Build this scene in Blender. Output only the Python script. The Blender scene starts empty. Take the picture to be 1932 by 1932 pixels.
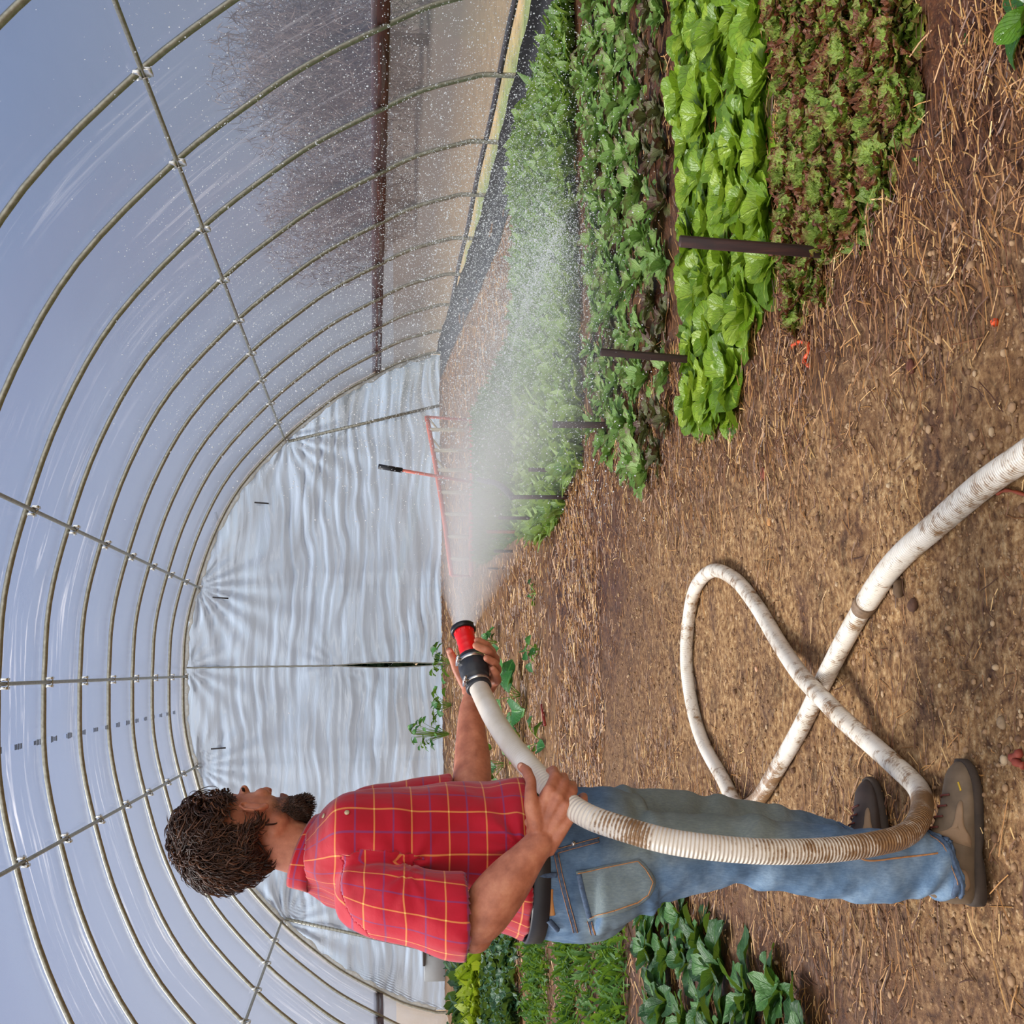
import bpy, math, random
import numpy as np
from mathutils import Vector, Matrix
from mathutils.bvhtree import BVHTree

# ---------------------------------------------------------------- camera, world, sun, exposure
SC = bpy.context.scene
COL = SC.collection
FPX, PITCH, YAW, ROLL, EYE = 2434.75, .1073, .1201, -.0022, 1.42
_F = np.array([math.sin(YAW)*math.cos(PITCH), math.cos(YAW)*math.cos(PITCH), -math.sin(PITCH)])
_r = np.array([math.cos(YAW), -math.sin(YAW), 0.]); _u = np.cross(_r, _F)
_R = _r*math.cos(ROLL)+_u*math.sin(ROLL); _U = -_r*math.sin(ROLL)+_u*math.cos(ROLL)
cam_data = bpy.data.cameras.new('camera'); cam = bpy.data.objects.new('camera', cam_data); COL.objects.link(cam)
cam_data.sensor_fit = 'HORIZONTAL'; cam_data.sensor_width = 36; cam_data.lens = 36*FPX/1932
cam_data.clip_start = .05; cam_data.clip_end = 400
m = Matrix(((-_U[0], _R[0], -_F[0], 0), (-_U[1], _R[1], -_F[1], 0), (-_U[2], _R[2], -_F[2], EYE), (0, 0, 0, 1)))
cam.matrix_world = m      # the photograph was taken with the phone turned on its side
SC.camera = cam

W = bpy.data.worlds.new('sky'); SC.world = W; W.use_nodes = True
nt = W.node_tree; nt.nodes.clear()
o = nt.nodes.new('ShaderNodeOutputWorld'); b = nt.nodes.new('ShaderNodeBackground')
tc = nt.nodes.new('ShaderNodeTexCoord'); sp = nt.nodes.new('ShaderNodeSeparateXYZ'); cr = nt.nodes.new('ShaderNodeValToRGB')
nt.links.new(tc.outputs['Generated'], sp.inputs[0]); nt.links.new(sp.outputs['Z'], cr.inputs[0])
cr.color_ramp.elements[0].position = 0.0; cr.color_ramp.elements[0].color = (.52, .52, .54, 1)
cr.color_ramp.elements[1].position = .75; cr.color_ramp.elements[1].color = (.12, .22, .48, 1)
e = cr.color_ramp.elements.new(.25); e.color = (.20, .30, .53, 1)
# unseen sky brightness added behind the camera to light surfaces facing it
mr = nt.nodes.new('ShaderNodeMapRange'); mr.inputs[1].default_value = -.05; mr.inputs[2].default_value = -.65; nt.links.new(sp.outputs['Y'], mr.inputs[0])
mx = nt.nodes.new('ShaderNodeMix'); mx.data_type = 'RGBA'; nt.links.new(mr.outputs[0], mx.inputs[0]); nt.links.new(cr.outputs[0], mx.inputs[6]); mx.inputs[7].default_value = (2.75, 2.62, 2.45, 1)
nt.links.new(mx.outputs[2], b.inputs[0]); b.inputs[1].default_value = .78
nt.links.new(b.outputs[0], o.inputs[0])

SUN_DIR = Vector((-.62, .30, 1.0)).normalized()      # towards the sun: high on the left; its disc is wide because the haze and the film spread it
sl = bpy.data.lights.new('sun', 'SUN'); sl.energy = 8.0; sl.angle = math.radians(26); sl.color = (1, .945, .86)
sun = bpy.data.objects.new('sun', sl); COL.objects.link(sun); sun.location = (-6, 8, 14)
sun.rotation_euler = SUN_DIR.to_track_quat('Z', 'Y').to_euler()

SC.view_settings.view_transform = 'Standard'; SC.view_settings.look = 'None'
SC.view_settings.exposure = .30; SC.view_settings.gamma = 1.0
try: SC.view_settings.use_curve_mapping = False
except Exception: pass
cy = SC.cycles
cy.max_bounces = 8; cy.diffuse_bounces = 3; cy.glossy_bounces = 2; cy.transmission_bounces = 4
cy.transparent_max_bounces = 12; cy.volume_bounces = 1; cy.use_denoising = True
cy.sample_clamp_indirect = 6; cy.caustics_reflective = False; cy.caustics_refractive = False

# ---------------------------------------------------------------- helpers
rng = np.random.RandomState(7)
def ray(x, y): return _F+_R*(966-y)/FPX-_U*(x-966)/FPX
def at(x, y, Y):
    """world point seen at photo pixel (x, y), Y metres down the tunnel"""
    d = ray(x, y); return np.array([0, 0, EYE])+d*(Y/d[1])
def gz(X, Y):
    """height of the ground"""
    X = np.asarray(X, float); Y = np.asarray(Y, float)
    t = np.clip((Y-13.2)/8, 0, 1)
    return .30*t*t*(3-2*t)*(np.abs(X) < 60)
def ground(x, y, z=0.):
    d = ray(x, y); Y = 5.
    for i in range(30):
        zz = float(gz(0, min(Y, 30)))+z; Y = .5*Y+.5*d[1]*(zz-EYE)/d[2]
    return np.array([0, 0, EYE])+d*(Y/d[1])
def fbm(P, f=1., oct=4, seed=0, gain=.5):
    """smooth pseudo noise from sums of sines, about -1..1"""
    r = np.random.RandomState(seed); P = np.asarray(P, float); out = np.zeros(len(P)); a = 1.; tot = 0
    for o_ in range(oct):
        for k in range(4):
            d = r.normal(size=P.shape[1]); d /= np.linalg.norm(d)
            out += a*np.sin(P@d*f*2*math.pi+r.rand()*6.28+1.3*np.sin(P@np.roll(d, 1)*f*3.7+r.rand()*6.28))*.5
        tot += a; a *= gain; f *= 2.03
    return out/tot
def catmull(P, n):
    P = np.asarray(P, float); out = []
    Q = np.vstack([2*P[0]-P[1], P, 2*P[-1]-P[-2]])
    for i in range(1, len(Q)-2):
        for t in np.linspace(0, 1, n, endpoint=False):
            a, b_, c, d = Q[i-1], Q[i], Q[i+1], Q[i+2]
            out.append(.5*((2*b_)+(c-a)*t+(2*a-5*b_+4*c-d)*t*t+(3*b_-a-3*c+d)*t**3))
    out.append(P[-1]); return np.array(out)
def resample(P, n):
    P = np.asarray(P, float); s = np.r_[0, np.cumsum(np.linalg.norm(np.diff(P[:, :3], axis=0), axis=1))]
    t = np.linspace(0, s[-1], n); return np.stack([np.interp(t, s, P[:, i]) for i in range(P.shape[1])], 1), t

class MB:
    """collects pieces that together are ONE mesh"""
    def __init__(s): s.v = []; s.f = []; s.uv = []; s.at = {}; s.n = 0; s.mi = []
    def add(s, v, f, uv=None, mi=0, **attrs):
        v = np.asarray(v, float); s.v.append(v)
        for q in f: s.f.append([i+s.n for i in q])
        s.mi += [mi]*len(f)
        s.uv.append(np.zeros((len(v), 2)) if uv is None else np.asarray(uv, float))
        for k, a in attrs.items(): s.at.setdefault(k, []).append((s.n, np.broadcast_to(np.asarray(a, float), (len(v),))))
        s.n += len(v); return s
    def box(s, lo, hi, mi=0, **k):
        x0, y0, z0 = lo; x1, y1, z1 = hi
        v = [(x0, y0, z0), (x1, y0, z0), (x1, y1, z0), (x0, y1, z0), (x0, y0, z1), (x1, y0, z1), (x1, y1, z1), (x0, y1, z1)]
        f = [(0, 3, 2, 1), (4, 5, 6, 7), (0, 1, 5, 4), (1, 2, 6, 5), (2, 3, 7, 6), (3, 0, 4, 7)]
        return s.add(v, f, mi=mi, **k)
    def bar(s, a, b_, w, d=None, up=(0, 0, 1), mi=0, bevel=.12, **k):
        """a bevelled square bar from a to b"""
        d = d or w; a = np.array(a, float); b_ = np.array(b_, float); t = b_-a; L = np.linalg.norm(t); t /= L
        up = np.array(up, float)
        if abs(t@up) > .95: up = np.array([0, 1., 0])
        x = np.cross(t, up); x /= np.linalg.norm(x); y = np.cross(x, t)
        e_ = bevel*min(w, d); hw, hd = w/2, d/2
        prof = [(-hw+e_, -hd), (hw-e_, -hd), (hw, -hd+e_), (hw, hd-e_), (hw-e_, hd), (-hw+e_, hd), (-hw, hd-e_), (-hw, -hd+e_)]
        v = []
        for c, sc in ((a, .85), (a+t*e_, 1), (b_-t*e_, 1), (b_, .85)):
            v += [c+x*p*sc+y*q*sc for p, q in prof]
        f = []
        for i in range(3):
            for j in range(8): f.append((i*8+j, i*8+(j+1) % 8, (i+1)*8+(j+1) % 8, (i+1)*8+j))
        f += [tuple(range(7, -1, -1)), tuple(range(24, 32))]
        return s.add(v, f, mi=mi, **k)
    def tube(s, P, r, seg=10, cap=True, mi=0, uvoff=0., flat=None, **k):
        P = np.asarray(P, float); n = len(P); r = np.broadcast_to(np.asarray(r, float), (n,))
        T = np.gradient(P, axis=0); T /= np.linalg.norm(T, axis=1)[:, None]+1e-12
        a = np.array([0, 0, 1.]) if abs(T[0][2]) < .9 else np.array([1., 0, 0])
        N = a-T[0]*(a@T[0]); N /= np.linalg.norm(N); v = []; uv = []
        L = np.r_[0, np.cumsum(np.linalg.norm(np.diff(P, axis=0), axis=1))]+uvoff
        for i in range(n):
            N = N-T[i]*(N@T[i]); N /= np.linalg.norm(N)+1e-12; B = np.cross(T[i], N)
            for j in range(seg):
                th = 2*math.pi*j/seg; v.append(P[i]+r[i]*(N*math.cos(th)+B*math.sin(th)*(flat or 1))); uv.append((L[i], j/seg))
        f = [(i*seg+j, (i+1)*seg+j, (i+1)*seg+(j+1) % seg, i*seg+(j+1) % seg) for i in range(n-1) for j in range(seg)]
        if cap: f += [tuple(range(seg)), tuple(range(n*seg-1, (n-1)*seg-1, -1))]
        kk = {q: (np.repeat(np.asarray(w_, float), seg) if np.ndim(w_) else w_) for q, w_ in k.items()}
        return s.add(v, f, uv, mi=mi, **kk)
    def ball(s, c, r, nu=12, nv=8, rot=None, mi=0, **k):
        r = np.broadcast_to(np.asarray(r, float), (3,)); v = [(0, 0, -1.)]; f = []
        for i in range(1, nv):
            ph = -math.pi/2+math.pi*i/nv
            for j in range(nu):
                th = 2*math.pi*j/nu; v.append((math.cos(ph)*math.cos(th), math.cos(ph)*math.sin(th), math.sin(ph)))
        v.append((0, 0, 1.)); top = len(v)-1
        for j in range(nu):
            f.append((0, 1+(j+1) % nu, 1+j)); f.append((top, top-nu+j, top-nu+(j+1) % nu))
        for i in range(nv-2):
            for j in range(nu): a = 1+i*nu; f.append((a+j, a+(j+1) % nu, a+nu+(j+1) % nu, a+nu+j))
        v = np.array(v)*r
        if rot is not None: v = v@np.array(rot).T
        return s.add(v+np.array(c, float), f, mi=mi, **k)
    def rings(s, R, cap=True, mi=0, uv=None, **k):
        """loft through rings of equal length"""
        n = len(R); m_ = len(R[0]); f = [(i*m_+j, i*m_+(j+1) % m_, (i+1)*m_+(j+1) % m_, (i+1)*m_+j) for i in range(n-1) for j in range(m_)]
        if cap: f += [tuple(range(m_-1, -1, -1)), tuple(range((n-1)*m_, n*m_))]
        return s.add(np.concatenate(R), f, uv, mi=mi, **k)
    def grid(s, G, uv=None, mi=0, **k):
        G = np.asarray(G, float); a, b_ = G.shape[:2]
        f = [(i*b_+j, i*b_+j+1, (i+1)*b_+j+1, (i+1)*b_+j) for i in range(a-1) for j in range(b_-1)]
        if uv is None:
            uv = np.stack(np.meshgrid(np.linspace(0, 1, a), np.linspace(0, 1, b_), indexing='ij'), -1).reshape(-1, 2)
        return s.add(G.reshape(-1, 3), f, uv, mi=mi, **k)
    def mesh(s, name, smooth=True):
        V = np.concatenate(s.v); me = bpy.data.meshes.new(name)
        ln = np.array([len(q) for q in s.f], np.int32); li = np.fromiter((i for q in s.f for i in q), np.int32, int(ln.sum()))
        me.vertices.add(len(V)); me.vertices.foreach_set('co', V.astype(np.float32).ravel())
        me.loops.add(len(li)); me.loops.foreach_set('vertex_index', li)
        me.polygons.add(len(ln)); st = np.zeros(len(ln), np.int32); st[1:] = np.cumsum(ln)[:-1]
        me.polygons.foreach_set('loop_start', st)
        me.update(calc_edges=True); me.validate()
        if len(me.polygons) == len(ln):
            me.polygons.foreach_set('use_smooth', np.full(len(ln), smooth)); me.polygons.foreach_set('material_index', np.array(s.mi, np.int32))
        UV = np.concatenate(s.uv); li2 = np.zeros(len(me.loops), np.int32); me.loops.foreach_get('vertex_index', li2)
        l = me.uv_layers.new(name='uv'); l.data.foreach_set('uv', UV[li2].astype(np.float32).ravel())
        for k, lst in s.at.items():
            A = np.zeros(len(V), np.float32)
            for st_, a in lst: A[st_:st_+len(a)] = a
            at_ = me.attributes.new(k, 'FLOAT', 'POINT'); at_.data.foreach_set('value', A)
        return me
    def build(s, name, mat, parent=None, smooth=True):
        return link(name, s.mesh(name, smooth), mat, parent)
def link(name, me, mat, parent=None):
    ob = bpy.data.objects.new(name, me); COL.objects.link(ob)
    for m_ in (mat if isinstance(mat, (list, tuple)) else [mat]): me.materials.append(m_)
    if parent is not None:
        ob.parent = parent; ob.matrix_parent_inverse = Matrix.Translation(parent.location).inverted() if parent.type == 'EMPTY' and parent.parent is None and parent.rotation_euler.to_quaternion().angle < 1e-6 else Matrix()
    return ob
def thing(name, label, cat, loc=(0, 0, 0), group=None):
    ob = bpy.data.objects.new(name, None); COL.objects.link(ob); ob.location = Vector([float(c) for c in loc]); ob.empty_display_size = .1
    tag(ob, label, cat, group); return ob
def tag(ob, label=None, cat=None, group=None, kind=None):
    if label: ob['label'] = label
    if cat: ob['category'] = cat
    if group: ob['group'] = group
    if kind: ob['kind'] = kind
    return ob
def copy_tree(src, parent=None):
    c = src.copy(); COL.objects.link(c)
    if parent is not None: c.parent = parent; c.matrix_parent_inverse = src.matrix_parent_inverse.copy()
    for ch in list(KIDS.get(src.name, ())): copy_tree(ch, c)
    return c
KIDS = {}
ORD = ['first', 'second', 'third', 'fourth', 'fifth', 'sixth', 'seventh', 'eighth', 'ninth', 'tenth', 'eleventh', 'twelfth', 'thirteenth', 'fourteenth', 'fifteenth', 'sixteenth', 'seventeenth', 'eighteenth']

# ---------------------------------------------------------------- node material kit
class NM:
    def __init__(s, name):
        s.m = bpy.data.materials.new(name); s.m.use_nodes = True; s.t = s.m.node_tree; s.t.nodes.clear()
        s.out = s.t.nodes.new('ShaderNodeOutputMaterial')
    def n(s, typ, ins=None, **props):
        nd = s.t.nodes.new('ShaderNode'+typ)
        for k, v in props.items(): setattr(nd, k, v)
        for k, v in (ins or {}).items(): s.set(nd.inputs[k], v)
        return nd
    def set(s, sock, v):
        if isinstance(v, bpy.types.NodeSocket): s.t.links.new(v, sock)
        elif isinstance(v, bpy.types.Node): s.t.links.new(v.outputs[0], sock)
        else:
            if isinstance(v, (tuple, list)) and len(v) == 3 and sock.type == 'RGBA': v = (*v, 1)
            sock.default_value = v
    def math(s, op, a, b_=0., clamp=False): return s.n('Math', {0: a, 1: b_}, operation=op, use_clamp=clamp).outputs[0]
    def noise(s, vec, scale, detail=3, rough=.55, dist=0.): return s.n('TexNoise', {'Vector': vec, 'Scale': scale, 'Detail': detail, 'Roughness': rough, 'Distortion': dist}).outputs[0]
    def ramp(s, fac, stops):
        nd = s.n('ValToRGB', {0: fac}); cr_ = nd.color_ramp
        while len(cr_.elements) < len(stops): cr_.elements.new(.5)
        for e_, (p, c) in zip(cr_.elements, stops): e_.position = p; e_.color = (*c, 1) if len(c) == 3 else c
        return nd.outputs[0]
    def mix(s, f, a, b_, bt='MIX'):
        nd = s.n('Mix', data_type='RGBA', blend_type=bt); s.set(nd.inputs[0], f); s.set(nd.inputs[6], a); s.set(nd.inputs[7], b_); return nd.outputs[2]
    def maprange(s, v, a, b_, c=0., d=1.): return s.n('MapRange', {0: v, 1: a, 2: b_, 3: c, 4: d}, clamp=True).outputs[0]
    def scale(s, vec, xyz): return s.n('VectorMath', {0: vec, 1: xyz}, operation='MULTIPLY').outputs[0]
    def obj(s): return s.n('TexCoord').outputs['Object']
    def geo(s): return s.n('NewGeometry').outputs['Position']
    def uv(s): return s.n('TexCoord').outputs['UV']
    def attr(s, name): return s.n('Attribute', attribute_name=name).outputs['Fac']
    def bump(s, h, strength=.3, dist=.01): return s.n('Bump', {'Height': h, 'Strength': strength, 'Distance': dist}).outputs[0]
    def bsdf(s, col, rough=.6, normal=None, **k):
        nd = s.n('BsdfPrincipled', {'Base Color': col, 'Roughness': rough})
        if normal is not None: s.set(nd.inputs['Normal'], normal)
        for q, v in k.items(): s.set(nd.inputs[q.replace('_', ' ')], v)
        return nd.outputs[0]
    def done(s, sh): s.t.links.new(sh, s.out.inputs[0]); return s.m
def simple(name, col, rough=.6, metal=0., var=.15, scale=20., bump=.1):
    q = NM(name); nz = q.noise(q.obj(), scale)
    c = q.mix(q.maprange(nz, .3, .7), tuple(x*(1-var) for x in col), tuple(min(1, x*(1+var)) for x in col))
    return q.done(q.bsdf(c, rough, q.bump(nz, bump, .004), Metallic=metal))
def dk(k, *c): return tuple(x*k for x in lin(*c))
def lin(r, g, b_):
    f = lambda c: (c/255/12.92) if c/255 <= .04045 else ((c/255+.055)/1.055)**2.4
    return (f(r), f(g), f(b_))
# ---------------------------------------------------------------- materials of the setting
def mat_film(name, transp, transl, diff, bump_amt, streak, tint=(.9, .93, .97), gloss=.25, tcol=(.92, .95, 1.0), f0=.05, streaks=0.):
    q = NM(name); p = q.geo()
    n1 = q.noise(q.scale(p, streak), 1., 4, .6, .6); n2 = q.noise(p, .35, 2)
    nm = q.bump(n1, bump_amt, .05)
    base = q.mix(q.maprange(n2, .3, .7), tuple(c*.88 for c in tint), tint)
    tr = q.n('BsdfTransparent', {'Color': tcol}).outputs[0]
    tl = q.n('BsdfTranslucent', {'Color': base, 'Normal': nm}).outputs[0]
    df = q.n('BsdfDiffuse', {'Color': base, 'Normal': nm}).outputs[0]
    gl = q.n('BsdfGlossy', {'Color': (.9, .9, .9), 'Roughness': gloss, 'Normal': nm}).outputs[0]
    ms = lambda f, a, b_: q.n('MixShader', {0: f, 1: a, 2: b_}).outputs[0]
    s_ = ms(transl/(transl+diff), df, tl)
    if streaks:       # pale streaks coloured in for light caught on film creases, running along the hoops
        st = q.maprange(q.noise(q.scale(p, (.7, 7., .7)), 1., 4, .65, 1.2), .56, .74); st = q.math('MULTIPLY', st, q.maprange(q.noise(p, .32, 2), .44, .60))
        s_ = ms(q.math('SUBTRACT', transp, q.math('MULTIPLY', st, streaks)), q.n('MixShader', {0: q.math('MULTIPLY', st, .5), 1: s_, 2: q.n('BsdfTranslucent', {'Color': (.85, .82, .82)}).outputs[0]}).outputs[0], tr)
    else: s_ = ms(transp, s_, tr)
    g = q.n('NewGeometry'); cs = q.math('ABSOLUTE', q.n('VectorMath', {0: g.outputs['Incoming'], 1: g.outputs['Normal']}, operation='DOT_PRODUCT').outputs['Value'])
    fr = q.math('ADD', f0, q.math('MULTIPLY', q.math('POWER', q.math('SUBTRACT', 1., cs), 5.), .8))
    return q.done(ms(fr, s_, gl))
M_FILM = mat_film('greenhouse film', .52, .36, .12, .25, (.8, .25, .8), tint=(.22, .25, .34), streaks=.14)
M_CURT = mat_film('side curtain film', .50, .33, .17, .5, (3., 1.2, 1.), tint=(.30, .29, .31))
M_ENDF = mat_film('end wall film', .05, .74, .21, .4, (.8, 2., 5.), gloss=.22, tint=(.44, .54, .68), f0=.14)

def mat_galv(name='galvanized steel', tone=.34):
    q = NM(name); p = q.obj(); n_ = q.noise(p, 30, 4)
    c = q.mix(q.maprange(n_, .3, .7), (tone*.80, tone*.76, tone*.58), (tone*1.3, tone*1.26, tone*1.04))
    return q.done(q.bsdf(c, .38, q.bump(n_, .08, .002), Metallic=.75))
M_GALV = mat_galv()
M_CLAMP = simple('bright zinc clamp', (.75, .75, .72), .25, .85)
def mat_wood(name, c0, c1, c2, wet=.5, sc=(3, 3, 30)):
    q = NM(name); p = q.obj()
    g = q.noise(q.scale(p, sc), 3., 5, .65, .4); g2 = q.noise(p, 2.5, 3)
    c = q.ramp(g, [(.3, c0), (.5, c1), (.72, c2)]); c = q.mix(q.maprange(g2, .35, .7, 0, .5), c, c0)
    return q.done(q.bsdf(c, wet, q.bump(g, .3, .004)))
M_BOARD = mat_wood('red brown stained board', lin(44, 19, 13), lin(80, 37, 24), lin(108, 60, 42), .5, (20, 1.2, 20))
M_STAKE = mat_wood('dark wet stake wood', lin(30, 13, 10), lin(52, 23, 16), lin(78, 40, 28), .62, (18, 18, 2.5))
M_BLACK = simple('black ground cover', lin(30, 27, 30), .5, 0, .3, 14, .4)

def mat_ground():
    q = NM('garden soil'); p = q.geo(); sx = q.n('SeparateXYZ', {0: p}); X, Y = sx.outputs[0], sx.outputs[1]
    big = q.noise(p, .55, 3); mid = q.noise(p, 3.2, 4, .6, .5); fine = q.noise(p, 38, 5, .65); grit = q.noise(p, 160, 3, .6)
    strk = q.noise(q.scale(p, (2.2, 16., 1.)), 1.6, 4, .6, .3)
    dry = q.ramp(fine, [(.30, dk(.72, 84, 52, 30)), (.43, dk(.72, 140, 100, 62)), (.55, dk(.72, 178, 138, 92)), (.70, dk(.72, 222, 186, 136))])
    wet = q.ramp(fine, [(.28, dk(.66, 44, 22, 12)), (.48, dk(.66, 86, 47, 24)), (.66, dk(.66, 120, 72, 38)), (.80, dk(.68, 156, 106, 60))])
    straw = q.ramp(strk, [(.30, dk(.70, 88, 52, 26)), (.48, dk(.70, 140, 98, 54)), (.66, dk(.70, 176, 132, 76)), (.80, dk(.70, 206, 168, 108))])
    # wetness: the beds and the ground beside them, drier on the trodden middle path
    ax = q.math('ABSOLUTE', q.math('SUBTRACT', X, .02))
    side = q.maprange(q.math('ADD', ax, q.math('MULTIPLY', q.math('SUBTRACT', mid, .5), 1.6)), .42, 1.15)
    nearpath = q.maprange(q.math('ADD', Y, q.math('MULTIPLY', q.math('SUBTRACT', mid, .5), 3.)), 5.6, 7.6)
    w_ = q.math('MAXIMUM', side, q.math('MULTIPLY', nearpath, q.maprange(X, -.9, .45, .35, 1.)), True)
    patch = q.maprange(q.noise(q.scale(p, (1., 2.2, 1.)), 1.7, 4, .6, .8), .50, .66)
    w_ = q.math('MAXIMUM', w_, q.math('MULTIPLY', patch, .75), True)
    c = q.mix(w_, dry, wet)
    sfar = q.maprange(q.math('ADD', Y, q.math('MULTIPLY', q.math('SUBTRACT', mid, .5), 1.8)), 9.6, 11.6)
    sk = q.math('MULTIPLY', sfar, .85)
    sk = q.math('MAXIMUM', sk, q.math('MULTIPLY', q.maprange(mid, .5, .62), q.math('MULTIPLY', side, .4)), True)
    c = q.mix(sk, c, straw)
    dark = q.maprange(q.noise(p, 7, 5, .7, .4), .52, .66)
    c = q.mix(q.math('MULTIPLY', dark, .62), c, dk(.70, 58, 34, 20))
    vo = q.n('TexVoronoi', {'Vector': q.n('VectorMath', {0: p, 1: q.scale(q.n('TexNoise', {'Vector': p, 'Scale': 20.}).outputs[1], (.03, .03, .03))}, operation='ADD').outputs[0], 'Scale': 95.})
    vr = q.n('SeparateColor', {0: vo.outputs['Color']}).outputs[0]; peb = q.math('MULTIPLY', q.maprange(vr, .62, .68), q.maprange(vo.outputs['Distance'], .42, .30))
    peb = q.math('MULTIPLY', peb, q.maprange(q.noise(p, 2.4, 3), .42, .58, .15, 1.))
    c = q.mix(q.math('MULTIPLY', peb, .42), c, q.mix(w_, dk(.70, 212, 180, 140), dk(.70, 160, 118, 80)))
    drk = q.math('MULTIPLY', q.maprange(vr, .30, .24), q.maprange(vo.outputs['Distance'], .5, .3))
    c = q.mix(q.math('MULTIPLY', drk, .28), c, dk(.70, 60, 38, 24))
    h = q.math('ADD', q.math('ADD', q.math('MULTIPLY', fine, .7), q.math('MULTIPLY', grit, .3)), q.math('MULTIPLY', peb, .25))
    nm = q.bump(h, .75, .012)
    return q.done(q.bsdf(c, q.maprange(w_, 0, 1, .95, .62), nm, Specular_IOR_Level=.3))
M_SOIL = mat_ground()
def mat_lawn():
    q = NM('outside grass'); p = q.geo(); X = q.n('SeparateXYZ', {0: p}).outputs[0]
    n_ = q.noise(p, 6, 5, .7); n2 = q.noise(p, .5, 3)
    green = q.ramp(n_, [(.3, lin(66, 80, 42)), (.7, lin(112, 120, 74))]); dryc = q.ramp(n_, [(.3, lin(100, 82, 58)), (.7, lin(146, 122, 88))])
    f = q.math('SUBTRACT', 1., q.math('MULTIPLY', q.maprange(q.math('ADD', X, q.math('MULTIPLY', n2, 1.2)), 7.35, 6.85), q.maprange(X, 4.6, 5.0)))
    return q.done(q.bsdf(q.mix(q.maprange(X, 7.5, 11.), q.mix(f, green, dryc), lin(84, 74, 64)), .9, q.bump(n_, .5, .03)))
M_LAWN = mat_lawn()

# ---------------------------------------------------------------- the tunnel
XC = -.0753
YE = 21.158; SP = 1.469
PROF = np.array([(0, 4.43), (.72, 4.40), (1.42, 4.25), (2.25, 3.98), (3.05, 3.56), (3.83, 2.88), (4.35, 2.28), (4.65, 1.87), (4.94, 1.356), (5.14, .964), (5.27, .55), (5.302, .42), (5.302, .2), (5.30, -.05)])
half = catmull(PROF, 4)
def arch(off=0., step=1):
    """points of the arch from the right foot over the ridge to the left foot"""
    P = np.vstack([half[::-1], half[1:]*[-1, 1]])
    T = np.gradient(P, axis=0); T /= np.linalg.norm(T, axis=1)[:, None]
    N = np.stack([T[:, 1], -T[:, 0]], 1)
    return (P+N*off)[::step]
def xat(z, off=0.):
    """half width of the arch at height z"""
    P = half[half[:, 1] <= 4.44]; return float(np.interp(-z, -P[:, 1], P[:, 0]))+off
Y0 = -6.
# ground
xs = np.unique(np.r_[np.linspace(-5.33, -2.5, 40), np.linspace(-2.5, 3.4, 240), np.linspace(3.4, 5.22, 26)])
ys = np.unique(np.r_[np.linspace(Y0, 1.5, 40), np.linspace(1.5, 7.5, 240), np.linspace(7.5, 13, 110), np.linspace(13, 21.2, 90)])
GX, GY = np.meshgrid(xs, ys, indexing='ij')
P2 = np.stack([GX.ravel(), GY.ravel()], 1)
def relief(P):
    return .010*fbm(P, .35, 3, 3)+.008*fbm(P, 2.2, 3, 4)+.0035*fbm(P, 9, 2, 5)
Z = gz(P2[:, 0], P2[:, 1])+relief(P2)
mb = MB(); mb.grid(np.stack([GX, GY, Z.reshape(GX.shape)], -1)); tag(mb.build('ground', M_SOIL), kind='structure')
# outside ground
mb = MB(); gx, gy = np.meshgrid(np.linspace(-70, 70, 40), np.linspace(-30, 90, 40), indexing='ij')
zz = -.06-.0*gx
mb.grid(np.stack([gx, gy, zz], -1)); tag(mb.build('ground_outside', M_LAWN), kind='structure')

# roof film, from the hip board on one side over the ridge to the hip board on the other
def film_strip(A, ya, yb, ny, wob=.012, seed=1):
    ysf = np.linspace(ya, yb, ny); G = np.zeros((len(A), ny, 3)); G[:, :, 0] = A[:, 0:1]+XC; G[:, :, 1] = ysf; G[:, :, 2] = A[:, 1:2]
    ph = (ysf-YE)/SP; sag = wob*np.sin(np.pi*ph)**2
    c = np.stack([A[:, 0], A[:, 1]-1.5], 1); c /= np.linalg.norm(c, axis=1)[:, None]
    nz = fbm(G.reshape(-1, 3)*[1, .35, 1], 1.1, 3, seed).reshape(G.shape[:2])*.006
    G[:, :, 0] -= c[:, 0:1]*(sag+nz); G[:, :, 2] -= c[:, 1:2]*(sag+nz); return G
A = arch(.032); keep = A[:, 1] > 1.30
mb = MB(); mb.grid(film_strip(A[keep], Y0, YE+.06, 190)); roof = tag(mb.build('ceiling', M_FILM), kind='structure')
zs = np.linspace(1.34, .30, 16); Ar = np.array([(xat(z, .02), z) for z in zs])
mb = MB(); mb.grid(film_strip(Ar, Y0, YE+.04, 190, .02, 5)); tag(mb.build('wall_right', M_CURT), kind='structure')
zs = np.linspace(-.04, 1.34, 16); Al = np.array([(-xat(z, .02), z) for z in zs])
mb = MB(); mb.grid(film_strip(Al, Y0, YE+.04, 190, .02, 6)); tag(mb.build('wall_left', M_CURT), kind='structure')
# curtain roll pipe under the right curtain
mb = MB(); mb.tube([(XC+xat(.30, .03), y, .285+.006*math.sin(y*2)) for y in np.linspace(Y0, YE, 60)], .026, 10)
tag(mb.build('curtain_roll_pipe', simple('dark film rolled on a pipe', lin(62, 56, 58), .4)), 'grey roll pipe along the lower edge of the right side curtain', 'pipe')
# hip boards
for s, nm_, lb in ((1, 'hip_board', 'red brown wooden hip board at eye height along the right wall'), (-1, 'hip_board', 'brown wooden hip board low behind the man along the left wall')):
    mb = MB(); xx = s*(xat(1.355)+.045)
    ends = [Y0, -2.1, 1.6, 5.2, 8.86, 12.5, 16.2, 18.6, YE]
    for a, c in zip(ends[:-1], ends[1:]):
        mb.bar((XC+xx, a+.004, 1.355), (XC+xx, c-.004, 1.355), .038, .145, up=(0, 0, 1))
    tag(mb.build(nm_, M_BOARD), lb, 'board')
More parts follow.
